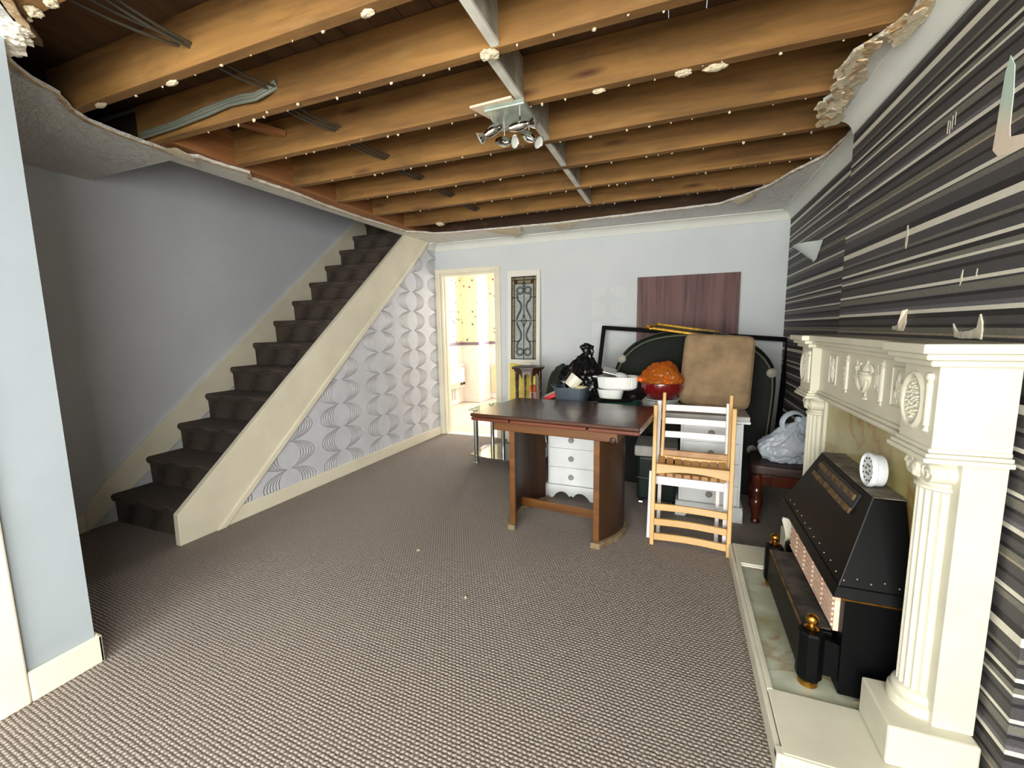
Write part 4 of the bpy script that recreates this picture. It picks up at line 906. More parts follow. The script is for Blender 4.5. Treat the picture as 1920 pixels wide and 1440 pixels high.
# ================================================================== PEDESTAL DESK
dk = root('pedestal_desk', 'white painted pedestal desk with stacked drawers and turned grey knobs behind the table', 'desk', (-0.255, 3.07, 0), R(-1.5))
D_ = M['desk']
mk('desktop', bx(-0.695, 0.695, -0.015, 0.47, 0.690, 0.7195), M['desk_top'], dk, bevel=0.004, label='grey dusty desktop')
mk('desktop_edge', bx(-0.70, 0.70, -0.022, 0.475, 0.672, 0.690), D_, dk, bevel=0.006)
for x0 in (-0.665, 0.285):
    x1 = x0 + 0.38; pd = mk('pedestal', bx(x0, x1, 0.022, 0.45, 0.10, 0.672), D_, dk, bevel=0.003)
    for k, (z0, z1) in enumerate([(0.112, 0.243), (0.251, 0.393), (0.401, 0.530), (0.538, 0.664)]):
        dr = mk('drawer', bx(x0 + 0.016, x1 - 0.016, 0.006, 0.03, z0, z1), D_, dk, bevel=0.003)
        mk('knob', MB().lathe([(0.008, 0.0), (0.008, 0.010), (0.019, 0.016), (0.020, 0.022), (0.012, 0.028), (0.006, 0.026), (0.0, 0.028)], ((x0 + x1) / 2, 0.006, (z0 + z1) / 2), 20, Vector((0, -1, 0)).to_track_quat('Z', 'Y').to_matrix()), M['stud'], dr, smooth=True)
    pts = [(x0 - 0.018, 0.0), (x0 + 0.045, 0.0)] + [(x0 + 0.045 + 0.147 * t / 8, 0.055 * math.sin(PI * t / 8) ** 0.8 * (1 if t < 7 else 0.75)) for t in range(1, 8)] + [(x0 + 0.19, 0.028)] + [(x0 + 0.188 + 0.147 * t / 8, 0.055 * math.sin(PI * t / 8) ** 0.8 * (1 if t > 1 else 0.75)) for t in range(1, 8)] + [(x1 - 0.045, 0.0), (x1 + 0.018, 0.0), (x1 + 0.018, 0.085), (x1 + 0.006, 0.105), (x0 - 0.006, 0.105), (x0 - 0.018, 0.085)]
    mk('plinth', MB().prism(pts, 'y', -0.004, 0.016), D_, dk, bevel=0.002)
    mk('plinth_side', MB().box(x0 - 0.018, x0, 0.016, 0.46, 0, 0.10).box(x1, x1 + 0.018, 0.016, 0.46, 0, 0.10), D_, dk)

# ================================================================== THINGS AROUND THE DESK
# green leather box under the desk with a pale board on it
ot = root('ottoman', 'dark green leather storage box on castors under the white desk', 'ottoman', (-0.055, 3.33, 0))
mk('body', bx(-0.20, 0.07, -0.20, 0.12, 0.05, 0.375), M['green_leather'], ot, bevel=0.02)
mk('piping', MB().tube([(-0.198, -0.203, 0.22), (-0.06, -0.205, 0.215), (0.068, -0.203, 0.22)], 0.006, 8), M['green_leather'], ot, smooth=True)
for x in (-0.17, 0.04):
    for y in (-0.17, 0.09): mk('castor', MB().cyl((x - 0.012, y, 0.025), (x + 0.012, y, 0.025), 0.025, n=16).box(x - 0.006, x + 0.006, y - 0.006, y + 0.006, 0.02, 0.06), M['chrome'], ot, smooth=True)
mk('pale_board', bx(-0.275, 0.02, 3.12, 3.44, 0.377, 0.455), M['desk_top'], bevel=0.012, label='pale grey slab lying on the green leather box under the desk', cat='board')

# things on the desk; DT = desktop height
DT = 0.7205
def rrect(w_, d_, r, n=6):
    out = []
    for cx_, cy_, a0 in ((w_ / 2 - r, d_ / 2 - r, 0), (-w_ / 2 + r, d_ / 2 - r, PI / 2), (-w_ / 2 + r, -d_ / 2 + r, PI), (w_ / 2 - r, -d_ / 2 + r, 1.5 * PI)):
        out += [(cx_ + r * math.cos(a0 + PI / 2 * i / n), cy_ + r * math.sin(a0 + PI / 2 * i / n)) for i in range(n + 1)]
    return out
def dish(w0, d0, w1, d1, h, r=0.04, t=0.005, lip=0.0, ribs=0):
    mb = MB(); rings_ = []
    prof = [(0.0, 0, 0.8), (0.0, 0, 1), (1, h, 1)]
    def ring(w_, d_, z, k=1):
        P_ = rrect(w_, d_, min(r, w_ / 2 - 0.002, d_ / 2 - 0.002), 8)
        if ribs:
            out = []
            for i, (x, y) in enumerate(P_): out.append((x, y, z))
            return out
        return [(x, y, z) for x, y in P_]
    rs = [ring(w0, d0, 0), ring(w1, d1, h)]
    if lip: rs += [ring(w1 + lip, d1 + lip, h), ring(w1 + lip, d1 + lip, h + 0.005), ring(w1 - 2 * t, d1 - 2 * t, h + 0.005)]
    else: rs += [ring(w1 - 2 * t, d1 - 2 * t, h)]
    rs += [ring(w0 - 2 * t, d0 - 2 * t, t)]
    n = len(rs[0]); vs = [p for q in rs for p in q]; fs = [tuple(range(n - 1, -1, -1)), tuple((len(rs) - 1) * n + i for i in range(n))]
    for j in range(len(rs) - 1): fs += [(j * n + i, j * n + (i + 1) % n, (j + 1) * n + (i + 1) % n, (j + 1) * n + i) for i in range(n)]
    return mb.add(vs, fs)
bt = root('washing_bowl', 'blue grey rectangular bowl holding crockery on the desk', 'bowl', (-0.765, 3.25, DT), R(-3))
mk('bowl', dish(0.215, 0.19, 0.25, 0.22, 0.125, 0.05, 0.004, 0.012), M['grey_plastic'], bt, smooth=True)
mk('handle', MB().tube([(-0.128, -0.03, 0.118), (-0.165, -0.02, 0.135), (-0.165, 0.03, 0.14), (-0.128, 0.04, 0.118)], 0.004, 6), M['grey_plastic'], bt, smooth=True)
m = Euler((R(8), R(-58), R(20))).to_matrix()
mk('ramekin', MB().lathe([(0.0, 0.0), (0.046, 0.0), (0.048, 0.006), (0.056, 0.095), (0.052, 0.095), (0.044, 0.012), (0.0, 0.010)], (-0.785, 3.25, DT + 0.13), 32, Euler((R(-12), R(38), 0)).to_matrix()), M['cream_ceramic'], smooth=True, label='cream ramekin tilted on its side in the blue grey bowl', cat='ramekin')
mk('round_lid', MB().lathe([(0.0, 0.0), (0.045, 0.0), (0.05, 0.008), (0.045, 0.024), (0.012, 0.03), (0.0, 0.03)], (-0.69, 3.25, DT + 0.108), 28), M['yellow_edge'], smooth=True, label='pale yellow round lid in the blue grey bowl beside the ramekin', cat='lid')
pk = root('red_packet', 'red packet with a pale label lying left of the blue grey bowl', 'packet', (-0.905, 3.31, DT), R(14), rot=(0, R(-24), R(14)))
mk('packet', bx(-0.085, 0.055, -0.07, 0.05, 0.035, 0.075), M['red_pack'], pk, bevel=0.014); mk('printed_label', bx(-0.07, 0.035, -0.055, 0.035, 0.075, 0.078), M['pack_white'], pk)

bp = root('black_pan', 'black roasting pan under the white dishes on the desk', 'pan', (-0.445, 3.34, DT))
mk('pan', MB().lathe([(0.0, 0.0), (0.13, 0.0), (0.155, 0.035), (0.165, 0.055), (0.158, 0.055), (0.127, 0.006), (0.0, 0.005)], (0, 0, 0), 40), M['black_pan'], bp, smooth=True)
mk('handle', MB().tube([(0.15, 0.06, 0.045), (0.20, 0.10, 0.055), (0.25, 0.13, 0.06)], 0.010, 8), M['black_pan'], bp, smooth=True)
mk('white_bowl', dish(0.16, 0.14, 0.20, 0.18, 0.085, 0.06, 0.005), M['white_ceramic'], smooth=True, label='white square bowl under the oval casserole dish, in the black pan', cat='bowl').location = (-0.475, 3.31, DT + 0.03)
cd = root('casserole_dish', 'white ribbed oval casserole dish with side handles on top of the white bowl', 'dish', (-0.425, 3.31, DT + 0.116))
P_ = []
n = 72
def oval(a_, b_, z, rib=0):
    return [((a_ + (rib if i % 2 else 0)) * math.copysign(abs(math.cos(2 * PI * i / n)) ** 0.75, math.cos(2 * PI * i / n)), (b_ + (rib if i % 2 else 0)) * math.copysign(abs(math.sin(2 * PI * i / n)) ** 0.75, math.sin(2 * PI * i / n)), z) for i in range(n)]
rs = [oval(0.125, 0.085, 0), oval(0.140, 0.098, 0.012, 0.003), oval(0.150, 0.105, 0.085, 0.003), oval(0.158, 0.112, 0.088), oval(0.158, 0.112, 0.097), oval(0.144, 0.100, 0.097), oval(0.125, 0.085, 0.012)]
fs_ = [tuple(range(n - 1, -1, -1)), tuple(6 * n + i for i in range(n))]
for j in range(6): fs_ += [(j * n + i, j * n + (i + 1) % n, (j + 1) * n + (i + 1) % n, (j + 1) * n + i) for i in range(n)]
mk('dish', MB().add([p for q in rs for p in q], fs_), M['white_ceramic'], cd, smooth=True, ang=30)
for s_ in (-1, 1): mk('handle', MB().prism([(s_ * 0.15, -0.045), (s_ * 0.185, -0.035), (s_ * 0.19, 0.0), (s_ * 0.185, 0.035), (s_ * 0.15, 0.045)], 'z', 0.088, 0.097), M['white_ceramic'], cd, bevel=0.003)
mk('metal_tin', MB().obox((-0.49, 3.33, DT + 0.238), (0.11, 0.10, 0.035), Euler((R(20), R(14), R(12))).to_matrix()), M['steel'], bevel=0.005, label='small dull metal tin tilted in the white oval dish', cat='tin')
mk('dish_lid', MB().lathe([(0.0, 0.0), (0.05, 0.0), (0.052, 0.008), (0.03, 0.02), (0.0, 0.022)], (-0.40, 3.31, DT + 0.214), 28, Euler((R(10), R(12), 0)).to_matrix()), M['white_ceramic'], smooth=True, label='small white lid lying in the white oval dish', cat='dish_lid')  # this is a small domed lid
for k, lb in enumerate(['green glass plate at the bottom of the stack in front of the black pan', 'green glass plate in the middle of the stack in front of the black pan', 'green glass plate on top of the stack in front of the black pan']):
    g = mk('glass_plate', dish(0.24, 0.10, 0.27, 0.12, 0.010, 0.02, 0.005), M['green_glass'], smooth=True, label=lb, cat='plate', group='green glass plates'); g.location = (-0.405 + 0.012 * k, 3.225 + 0.004 * k, DT + 0.0105 * k); g.rotation_euler.z = R(-4 + 4 * k)
PL = MB().lathe([(0.0, 0.0), (0.075, 0.0), (0.080, 0.006), (0.125, 0.015), (0.126, 0.018), (0.080, 0.010), (0.0, 0.006)], (0, 0, 0), 44)
pl0 = None
for k, lb in enumerate(['white plate at the bottom of the stack under the red bowl', 'white plate second from the bottom of the stack under the red bowl', 'white plate in the middle of the stack under the red bowl', 'white plate second from the top of the stack under the red bowl', 'white plate on top of the stack, directly under the red bowl']):
    if pl0 is None: o = pl0 = mk('plate', PL, M['white_ceramic'], smooth=True, label=lb, cat='plate', group='stacked white plates')
    else: o = pl0.copy(); C.objects.link(o); o['label'] = lb
    o.location = (-0.115 + 0.006 * math.sin(k * 2.2) + (0.012 if k == 4 else 0), 3.275 + (0.03 if k == 4 else 0), DT + 0.0105 * k)
rb = root('red_bowl', 'dark red glazed bowl standing on the white plates', 'bowl', (-0.105, 3.30, DT + 0.062))
mk('bowl', MB().lathe([(0.0, 0.0), (0.085, 0.0), (0.09, 0.006), (0.132, 0.04), (0.150, 0.075), (0.147, 0.115), (0.141, 0.115), (0.143, 0.075), (0.08, 0.012), (0.0, 0.010)], (0, 0, 0), 48), M['red_bowl'], rb, smooth=True)
ob = root('plastic_bag', 'crumpled orange polythene bag sitting in the dark red bowl', 'bag', (-0.105, 3.30, DT + 0.165))
def obf(p):
    if p.z > 0: k = 1 - 0.35 * p.z / 0.13; p = Vector((p.x * k, p.y * k, p.z))
    return p
mk('bag', MB().blob((0, 0, 0.05), (0.150, 0.128, 0.118), 12, 0.22, 1.25, 0.15, fn=obf, sub=5), M['amber_wrap'], ob, smooth=True, ang=28)
mk('contents', MB().blob((0.045, 0, 0.03), (0.085, 0.085, 0.095), 3, 0.2, 2, 0.1, sub=4), M['red_bowl'], ob, smooth=True)
mk('knot', MB().blob((-0.145, -0.045, 0.032), (0.028, 0.02, 0.018), 6, 0.3, 2, 0.2, sub=3), M['orange'], ob, smooth=True)

# black bin bag tied at the neck
bb = root('bin_bag', 'shiny black tied bin bag slumped at the back of the desk', 'bag', (-0.745, 3.46, DT))
def bbf(p):
    if p.z > 0.05: k = max(0.28, 1 - 0.95 * (p.z - 0.05) / 0.27); p = Vector((p.x * k + 0.12 * (p.z - 0.05), p.y * k, p.z))
    return p
mk('bag', MB().blob((0.012, 0, 0.15), (0.205, 0.15, 0.235), 21, 0.2, 1.7, 0.18, fn=bbf, sub=5).warp(lambda v: Vector((v.x, v.y, max(v.z, 0.002)))), M['bin_bag'], bb, smooth=True, ang=30)
mk('knot', MB().blob((0.060, 0, 0.405), (0.062, 0.034, 0.062), 25, 0.4, 2.2, 0.25, sub=4, fn=lambda p: Vector((p.x * (0.78 + 5.5 * p.z) - 0.25 * p.z, p.y, p.z * (0.8 if p.z > 0 else 1.2)))), M['bin_bag'], bb, smooth=True, ang=30)
mk('green_bag', MB().blob((-1.01, 3.86, 0.47), (0.158, 0.14, 0.485), 33, 0.1, 1.6, 0.06, sub=5), M['green_cloth'], smooth=True, label='dark green cloth bag standing upright behind the small octagonal table and black bin bag', cat='bag')

# tan cushion leaning
def supq(a_, b_, c_, e1=0.28, e2=0.35, nu=40, nv=24):
    mb = MB(); vs = []
    sg = lambda v, e: math.copysign(abs(v) ** e, v)
    for j in range(nv + 1):
        ph = -PI / 2 + PI * j / nv
        for i in range(nu):
            th = 2 * PI * i / nu
            vs.append((a_ * sg(math.cos(ph), e2) * sg(math.cos(th), e1), b_ * sg(math.sin(ph), e2), c_ * sg(math.cos(ph), e2) * sg(math.sin(th), e1)))
    fs = [(j * nu + i, j * nu + (i + 1) % nu, (j + 1) * nu + (i + 1) % nu, (j + 1) * nu + i) for j in range(nv) for i in range(nu)]
    return mb.add(vs, fs)
cu = root('cushion', 'square tan plush seat cushion leaning on the big dark bag on the desk', 'cushion', (0.256, 3.385, DT + 0.262), rot=(R(-15), R(3.2), R(-4)))
mk('cover', supq(0.226, 0.048, 0.257, 0.17, 0.5), M['cushion'], cu, smooth=True, ang=60)
mk('piping', MB().tube([(p[0] * 0.226, -0.004, p[1] * 0.257) for p in [(math.copysign(abs(math.cos(2 * PI * i / 80)) ** 0.17, math.cos(2 * PI * i / 80)), math.copysign(abs(math.sin(2 * PI * i / 80)) ** 0.17, math.sin(2 * PI * i / 80))) for i in range(80)]], 0.0055, 6, closed=True), M['cushion'], cu, smooth=True)

# big round topped bag
gb = root('padded_case', 'large dark green padded case with a rounded top and grey studs standing behind the desk', 'bag', (0.07, 3.62, 0))
out = [(-0.53, 0.0), (-0.57, 0.35), (-0.585, 0.72), (-0.58, 0.88), (-0.55, 1.0), (-0.49, 1.10), (-0.40, 1.18), (-0.28, 1.235), (-0.10, 1.265), (0.10, 1.262), (0.28, 1.235), (0.42, 1.18), (0.53, 1.10), (0.60, 0.99), (0.615, 0.86), (0.60, 0.6), (0.575, 0.3), (0.545, 0.0)]
def smoothpoly(P_, it=2):
    for _ in range(it):
        Q = []
        for i in range(len(P_) - 1):
            a = Vector(P_[i]); b = Vector(P_[i + 1]); Q += [a.lerp(b, 0.25), a.lerp(b, 0.75)]
        P_ = [P_[0]] + Q + [P_[-1]]
    return [tuple(p) for p in P_]
out = smoothpoly(out); cc = Vector((0.02, 0.55)); n = len(out); mb = MB(); vs = []
lays = [(0.02, 0.93), (0.0, 0.965), (0.008, 0.985), (0.03, 1.0), (0.20, 1.0), (0.235, 0.985), (0.25, 0.95)]
for y, k in lays:
    for p in out:
        q = cc + (Vector(p) - cc) * k; q.y = max(q.y, 0.0) if p[1] > 0 else 0
        vs.append((q.x, y + 0.006 * noise.noise(Vector((q.x * 4, q.y * 4, 1))), q.y))
fs_ = [tuple(range(n)), tuple((len(lays) - 1) * n + i for i in range(n - 1, -1, -1))]
for j in range(len(lays) - 1): fs_ += [(j * n + i, j * n + (i + 1) % n, (j + 1) * n + (i + 1) % n, (j + 1) * n + i) for i in range(n)]
mk('shell', mb.add(vs, fs_), M['bag_fabric'], gb, smooth=True, ang=50)
mk('piping', MB().tube([((cc + (Vector(p) - cc) * 0.955).x, -0.006, max(0.01, (cc + (Vector(p) - cc) * 0.955).y)) for p in out], 0.007, 8), M['piping'], gb, smooth=True)
mk('back_piping', MB().tube([(p[0] * 1.003, 0.12, max(0.01, p[1] + 0.002)) for p in out], 0.006, 8), M['piping'], gb, smooth=True)
for x, z in ((-0.505, 1.045), (0.575, 0.95), (0.475, 0.36)): mk('stud', MB().lathe([(0.0, 0.012), (0.028, 0.010), (0.035, 0.004), (0.036, -0.01)], (x, -0.006, z), 24, Vector((0, -1, 0)).to_track_quat('Z', 'Y').to_matrix()), M['stud'], gb, smooth=True)

# gilt frame lying on the case, black frame and boards against the wall
gfm = root('gilt_picture_frame', 'small gilt picture frame lying on top of the dark padded case', 'picture frame', (0.03, 3.72, 1.272), rot=(R(8), R(9), R(-8)))
for x0, x1, y0, y1 in ((-0.25, 0.25, -0.13, -0.10), (-0.25, 0.25, 0.10, 0.13), (-0.25, -0.22, -0.10, 0.10), (0.22, 0.25, -0.10, 0.10)): mk('frame_bar', bx(x0, x1, y0, y1, -0.010, 0.012), M['gold'], gfm, bevel=0.006)
mk('backing', bx(-0.225, 0.225, -0.105, 0.105, -0.006, -0.002), M['frame_black'], gfm)
mk('corner_ornament', MB().blob((-0.245, -0.11, 0.004), (0.045, 0.035, 0.018), 9, 0.4, 3, 0.3, sub=3), M['gold'], gfm, smooth=True)
fbk = root('black_picture_frame', 'large empty black picture frame leaning crookedly against the back wall', 'picture frame', (0.84, 4.30, 0.02), rot=(R(-9), R(4.6), 0))
for x0, x1, z0, z1 in ((-1.68, 0.0, 1.145, 1.185), (-1.68, 0.0, 0.0, 0.04), (-1.68, -1.64, 0.04, 1.145), (-0.04, 0.0, 0.04, 1.145)): mk('frame_bar', bx(x0, x1, -0.012, 0.012, z0, z1), M['frame_black'], fbk, bevel=0.004)
pb = root('wooden_board', 'tall purple brown wooden board leaning against the back wall behind the black frame', 'board', (0.05, 4.55, 0), rot=(R(-1.6), 0, 0))
mk('panel', bx(-0.458, 0.468, 0.0, 0.02, 0.0, 1.80), M['board'], pb, bevel=0.002)
mk('edge_strip', MB().box(-0.460, -0.452, -0.002, 0.022, 0, 1.80).box(0.462, 0.470, -0.002, 0.022, 0, 1.80), M['oak_z'], pb)

# leaded glass sidelight leaning by the doorway
lg = root('leaded_glass_panel', 'tall white framed leaded stained glass panel leaning on the back wall beside the doorway', 'glass panel', (-1.632, 4.50, 0), rot=(R(-2.6), 0, 0))
PW, PH = 0.192, 1.952
for n_, b_ in (('stile', (-PW, -PW + 0.045, 0, PH)), ('stile', (PW - 0.042, PW, 0, PH)), ('rail', (-PW + 0.045, PW - 0.042, PH - 0.07, PH)), ('rail', (-PW + 0.045, PW - 0.042, 0.86, 0.96)), ('rail', (-PW + 0.045, PW - 0.042, 0, 0.18))):
    mk(n_, bx(b_[0], b_[1], 0, 0.04, b_[2], b_[3]), M['paint_white'], lg, bevel=0.003)
mk('lower_panel', bx(-PW + 0.045, PW - 0.042, 0.012, 0.026, 0.18, 0.86), M['paint_white'], lg)
gx0, gx1, gz0, gz1 = -PW + 0.045, PW - 0.042, 0.96, PH - 0.07
gc = (gx0 + gx1) / 2; bwid = 0.038
def pane(x0, x1, z0, z1, mat): mk('glass_pane', bx(x0 + 0.001, x1 - 0.001, 0.018, 0.022, z0 + 0.001, z1 - 0.001), M[mat], lg)
zq = [gz0 + (gz1 - gz0) * t for t in (0, 0.22, 0.45, 0.75, 1)]
for i in range(4): pane(gx0, gx0 + bwid, zq[i], zq[i + 1], 'amber_glass'); pane(gx1 - bwid, gx1, zq[i], zq[i + 1], 'amber_glass')
zt = gz1 - bwid
pane(gx0 + bwid, gc, zt, gz1, 'amber_glass'); pane(gc, gx1 - bwid, zt, gz1, 'amber_glass')
pane(gx0 + bwid, gx0 + bwid + 0.03, zt - 0.04, zt, 'red_glass'); pane(gx1 - bwid - 0.03, gx1 - bwid, zt - 0.04, zt, 'red_glass'); pane(gx0 + bwid + 0.03, gx1 - bwid - 0.03, zt - 0.04, zt, 'amber_glass')
zm = gz0 + (gz1 - gz0) * 0.47
pane(gx0 + bwid, gc, zm, zt - 0.04, 'clear_glass'); pane(gc, gx1 - bwid, zm, zt - 0.04, 'clear_glass'); pane(gx0 + bwid, gc, gz0, zm, 'clear_glass'); pane(gc, gx1 - bwid, gz0, zm, 'clear_glass')
lead = MB(); YL = 0.016
def came(pts, closed=False): lead.tube([(x, YL, z) for x, z in pts], 0.0042, 6, closed=closed)
came([(gc, gz0), (gc, gz1)]); came([(gx0, zm), (gx1, zm)])
for x in (gx0 + bwid, gx1 - bwid): came([(x, gz0), (x, gz1)])
came([(gx0, zt), (gx1, zt)]); came([(gx0 + bwid, zt - 0.04), (gx1 - bwid, zt - 0.04)])
came([(gx0, gz0 + 0.005), (gx1, gz0 + 0.005)]); came([(gx0, gz1 - 0.005), (gx1, gz1 - 0.005)]); came([(gx0 + 0.004, gz0), (gx0 + 0.004, gz1)]); came([(gx1 - 0.004, gz0), (gx1 - 0.004, gz1)])
for s_ in (-1, 1):
    for zc in (zt - 0.115, gz0 + 0.085):
        came([(gc + s_ * 0.046 + 0.044 * math.cos(2 * PI * i / 20), zc + 0.042 * math.sin(2 * PI * i / 20)) for i in range(20)], True)
        came([(gc + s_ * 0.046 + 0.031 * math.cos(2 * PI * i / 20), zc + 0.029 * math.sin(2 * PI * i / 20)) for i in range(20)], True)
    for sgn in (-1, 1):
        z_e = (zt - 0.15) if sgn > 0 else (gz0 + 0.12)
        for off in (0.0, 0.012):
            came([(gc + s_ * (0.088 - off - 0.052 * math.sin(PI * t / 12) ** 2 * (1 if t < 9 else 0.5)), zm + sgn * 0.012 + (z_e - zm - sgn * 0.012) * t / 12) for t in range(13)])
        came([(gc + s_ * 0.04 * (1 - t / 8) ** 1.0 + 0.0, zm + sgn * 0.075 * (t / 8) ** 2) for t in range(9)])
    came([(gx0 if s_ < 0 else gx1, zq[3]), (gc + s_ * (0.1065 - bwid), zq[3])]); came([(gx0 if s_ < 0 else gx1, zq[1]), (gc + s_ * (0.1065 - bwid), zq[1])])
came([(gc, zt - 0.012), (gc + 0.018, zt - 0.05), (gc, zt - 0.085), (gc - 0.018, zt - 0.05)], True)
mk('lead_came', lead, M['lead'], lg, smooth=True)

# glass stand with chrome legs, and what stands on it
gs = root('glass_stand', 'glass two shelf stand with round steel legs half hidden behind the dining table', 'stand', (0, 0, 0))
SP = [(-1.885, 3.655), (-1.66, 3.60), (-1.14, 3.575), (-1.14, 4.12), (-1.80, 4.12), (-1.885, 4.0)]
mk('top_shelf', MB().prism(SP, 'z', 0.524, 0.532), M['table_glass'], gs)
mk('lower_shelf', MB().prism([(x * 1.0, y) for x, y in SP], 'z', 0.078, 0.086), M['tint_mirror'], gs)
for x, y, r in ((-1.812, 3.665, 0.023), (-1.60, 3.84, 0.020), (-1.80, 4.03, 0.02), (-1.19, 3.63, 0.02), (-1.19, 4.05, 0.02)):
    mk('leg', MB().cyl((x, y, 0.012), (x, y, 0.078), r, n=20).cyl((x, y, 0.086), (x, y, 0.524), r, n=20), M['steel'], gs, smooth=True)
    mk('foot', MB().cyl((x, y, 0), (x, y, 0.013), r * 1.2, n=20), M['chrome'], gs, smooth=True)
    mk('cap', MB().cyl((x, y, 0.532), (x, y, 0.537), r * 1.1, n=20), M['chrome'], gs, smooth=True)
ot_ = root('octagonal_table', 'small dark octagonal table with turned spindle legs standing on the glass stand', 'side table', (-1.285, 3.72, 0.532), R(12))
oc = lambda r: [(r * math.cos(PI / 8 + i * PI / 4), r * math.sin(PI / 8 + i * PI / 4)) for i in range(8)]
mk('top', MB().prism(oc(0.158), 'z', 0.405, 0.425), M['turned'], ot_, bevel=0.006); mk('top_moulding', MB().prism(oc(0.138), 'z', 0.385, 0.406), M['turned'], ot_, bevel=0.006)
for i in range(8):
    a_ = i * PI / 4 + PI / 8; b_ = a_ + PI / 4; r = 0.116
    p, q = Vector((r * math.cos(a_), r * math.sin(a_))), Vector((r * math.cos(b_), r * math.sin(b_)))
    mb = MB(); vs = []; k_ = 8; nrm = ((p + q) / 2).normalized() * 0.006
    for t in range(k_ + 1):
        m_ = p.lerp(q, t / k_); lo = 0.325 + 0.045 * math.sin(PI * t / k_)
        for z, s_ in ((lo, 1), (0.386, 1), (0.386, -1), (lo, -1)): vs.append((m_.x + nrm.x * s_, m_.y + nrm.y * s_, z))
    fs_ = [(0, 1, 2, 3), tuple(k_ * 4 + u for u in (3, 2, 1, 0))]
    for t in range(k_): fs_ += [(t * 4 + u, t * 4 + (u + 1) % 4, t * 4 + 4 + (u + 1) % 4, t * 4 + 4 + u) for u in range(4)]
    mk('arched_apron', mb.add(vs, fs_), M['turned'], ot_)
    if i % 4 != 1: mk('leg', MB().lathe([(0.8 * r__, z__) for r__, z__ in [(0.011, 0.0), (0.013, 0.03), (0.008, 0.05), (0.013, 0.07), (0.009, 0.085), (0.007, 0.12), (0.013, 0.155), (0.008, 0.165), (0.014, 0.18), (0.008, 0.195), (0.010, 0.23), (0.014, 0.26), (0.010, 0.28), (0.014, 0.30), (0.014, 0.385)]], (p.x, p.y, 0), 12), M['turned'], ot_, smooth=True)
bo = root('bottle', 'pale pink bottle with an orange cap under the small octagonal table', 'bottle', (-1.235, 3.70, 0.532))
mk('body', MB().lathe([(0.0, 0), (0.034, 0), (0.036, 0.01), (0.036, 0.175), (0.028, 0.195), (0.0, 0.195)], (0, 0, 0), 24), M['pink_plastic'], bo, smooth=True); mk('cap', MB().lathe([(0.028, 0.195), (0.030, 0.20), (0.030, 0.245), (0.022, 0.255), (0.0, 0.256)], (0, 0, 0), 24), M['orange'], bo, smooth=True)
yb = root('yellow_panel', 'yellow board with a cream edge and rounded corner standing behind the small octagonal table', 'board', (-1.41, 3.90, 0.533), rot=(R(-3), 0, R(4)))
prof = [(-0.13, 0.0), (0.125, 0.0), (0.13, 0.36)] + [(0.13 - 0.05 + 0.05 * math.cos(t * PI / 12), 0.36 + 0.05 * math.sin(t * PI / 12)) for t in range(1, 7)] + [(-0.13, 0.435)]
mk('board', MB().prism(prof, 'y', 0.0, 0.03), M['yellow_board'], yb, bevel=0.004)
mk('edge', MB().box(-0.142, -0.130, -0.003, 0.033, 0, 0.437).box(-0.142, 0.08, -0.003, 0.033, 0.435, 0.444), M['yellow_edge'], yb, bevel=0.003)

tp = root('pedestal_stand', 'dark wooden tripod pedestal with scrolled feet on the floor behind the table leg', 'stand', (-1.10, 3.24, 0))
mk('column', MB().lathe([(0.020, 0.06), (0.030, 0.09), (0.018, 0.13), (0.014, 0.22), (0.024, 0.30), (0.014, 0.34), (0.018, 0.44)], (0, 0, 0), 16), M['turned'], tp, smooth=True)
mk('top', MB().lathe([(0.0, 0.44), (0.105, 0.44), (0.11, 0.447), (0.105, 0.455), (0.0, 0.455)], (0, 0, 0), 32), M['turned'], tp, smooth=True)
for k in range(3):
    a_ = R(215 + 120 * k); d = Vector((math.cos(a_), math.sin(a_), 0))
    P_ = [d * 0.015 + Vector((0, 0, 0.12)), d * 0.05 + Vector((0, 0, 0.115)), d * 0.085 + Vector((0, 0, 0.075)), d * 0.11 + Vector((0, 0, 0.03)), d * 0.14 + Vector((0, 0, 0.014)), d * 0.155 + Vector((0, 0, 0.028)), d * 0.145 + Vector((0, 0, 0.036))]
    mk('scroll_foot', MB().tube(P_, [0.014, 0.014, 0.012, 0.012, 0.013, 0.011, 0.008], 8), M['turned'], tp, smooth=True)

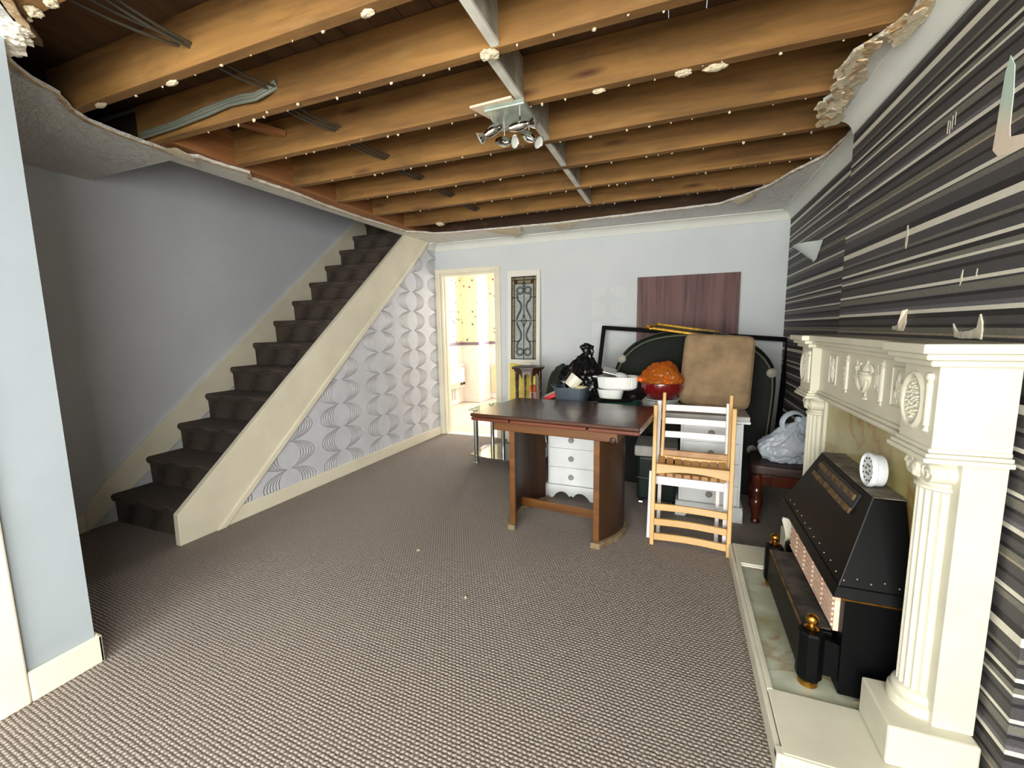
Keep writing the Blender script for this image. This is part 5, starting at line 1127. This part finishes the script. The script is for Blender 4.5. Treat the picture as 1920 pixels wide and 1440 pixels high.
# dark stool with carrier bag beside the fireplace
sl_ = root('low_stool', 'low reddish dark wooden stool with turned legs and brown padded top beside the desk', 'stool', (0.665, 3.24, 0), R(-5))
mk('pad', supq(0.185, 0.19, 0.038, 0.25, 0.25).warp(lambda v: Vector((v.x, v.y, v.z + 0.372))), M['pad'], sl_, smooth=True, ang=60)
a = MB(); a.box(-0.165, 0.165, -0.17, -0.145, 0.265, 0.335); a.box(-0.165, 0.165, 0.145, 0.17, 0.265, 0.335); a.box(-0.165, -0.14, -0.145, 0.145, 0.265, 0.335); a.box(0.14, 0.165, -0.145, 0.145, 0.265, 0.335)
mk('apron', a, M['mahogany'], sl_, bevel=0.004)
for x in (-0.142, 0.142):
    for y in (-0.146, 0.146):
        mk('leg', MB().lathe([(0.024, 0.0), (0.030, 0.012), (0.024, 0.022), (0.022, 0.035), (0.036, 0.12), (0.038, 0.155), (0.030, 0.17), (0.022, 0.178), (0.032, 0.19), (0.020, 0.205), (0.030, 0.222), (0.026, 0.24), (0.034, 0.25), (0.034, 0.335)], (x, y, 0), 16), M['mahogany'], sl_, smooth=True)
cb = root('carrier_bag', 'crumpled pale translucent carrier bag with a loop handle on the low stool', 'bag', (0.685, 3.22, 0.411))
def cbf(p):
    if p.z > 0: k = 1 - 0.45 * (p.z / 0.17); p = Vector((p.x * k + 0.25 * p.z, p.y * k, p.z))
    return p
mk('bag', MB().blob((0, 0, 0.10), (0.165, 0.13, 0.155), 41, 0.2, 1.5, 0.14, fn=cbf, sub=5).warp(lambda v: Vector((v.x, v.y, max(v.z, 0.001)))), M['carrier'], cb, smooth=True, ang=30)
P_ = [(-0.03, -0.03, 0.20), (-0.045, -0.035, 0.255), (-0.03, -0.03, 0.295), (0.005, -0.02, 0.322), (0.045, -0.01, 0.328), (0.085, 0.0, 0.305), (0.11, 0.01, 0.262), (0.125, 0.01, 0.21)]
mk('handle', MB().tube(smoothpoly(P_, 2), 0.018, 8, flat=0.35), M['carrier'], cb, smooth=True)
mk('folded_top', MB().blob((0.09, 0.01, 0.20), (0.07, 0.05, 0.10), 44, 0.25, 2.0, 0.25, sub=4), M['carrier'], cb, smooth=True, ang=30)
mk('contents', MB().blob((0.01, 0.0, 0.085), (0.12, 0.09, 0.08), 46, 0.2, 2, 0.1, sub=3), M['pink_plastic'], cb, smooth=True)

for (x, y, r, lb) in ((-1.405, 2.03, 0.011, 'white plaster crumb on the carpet between the stairs and the dining table'), (-0.93, 1.72, 0.007, 'tiny white plaster crumb on the open carpet nearer the camera than the table')):
    mk('plaster_crumb', MB().blob((x, y, 0.005), (r, r * 0.8, 0.005), 3, 0.5, 2, 0, sub=2), M['lump'], label=lb, cat='debris')
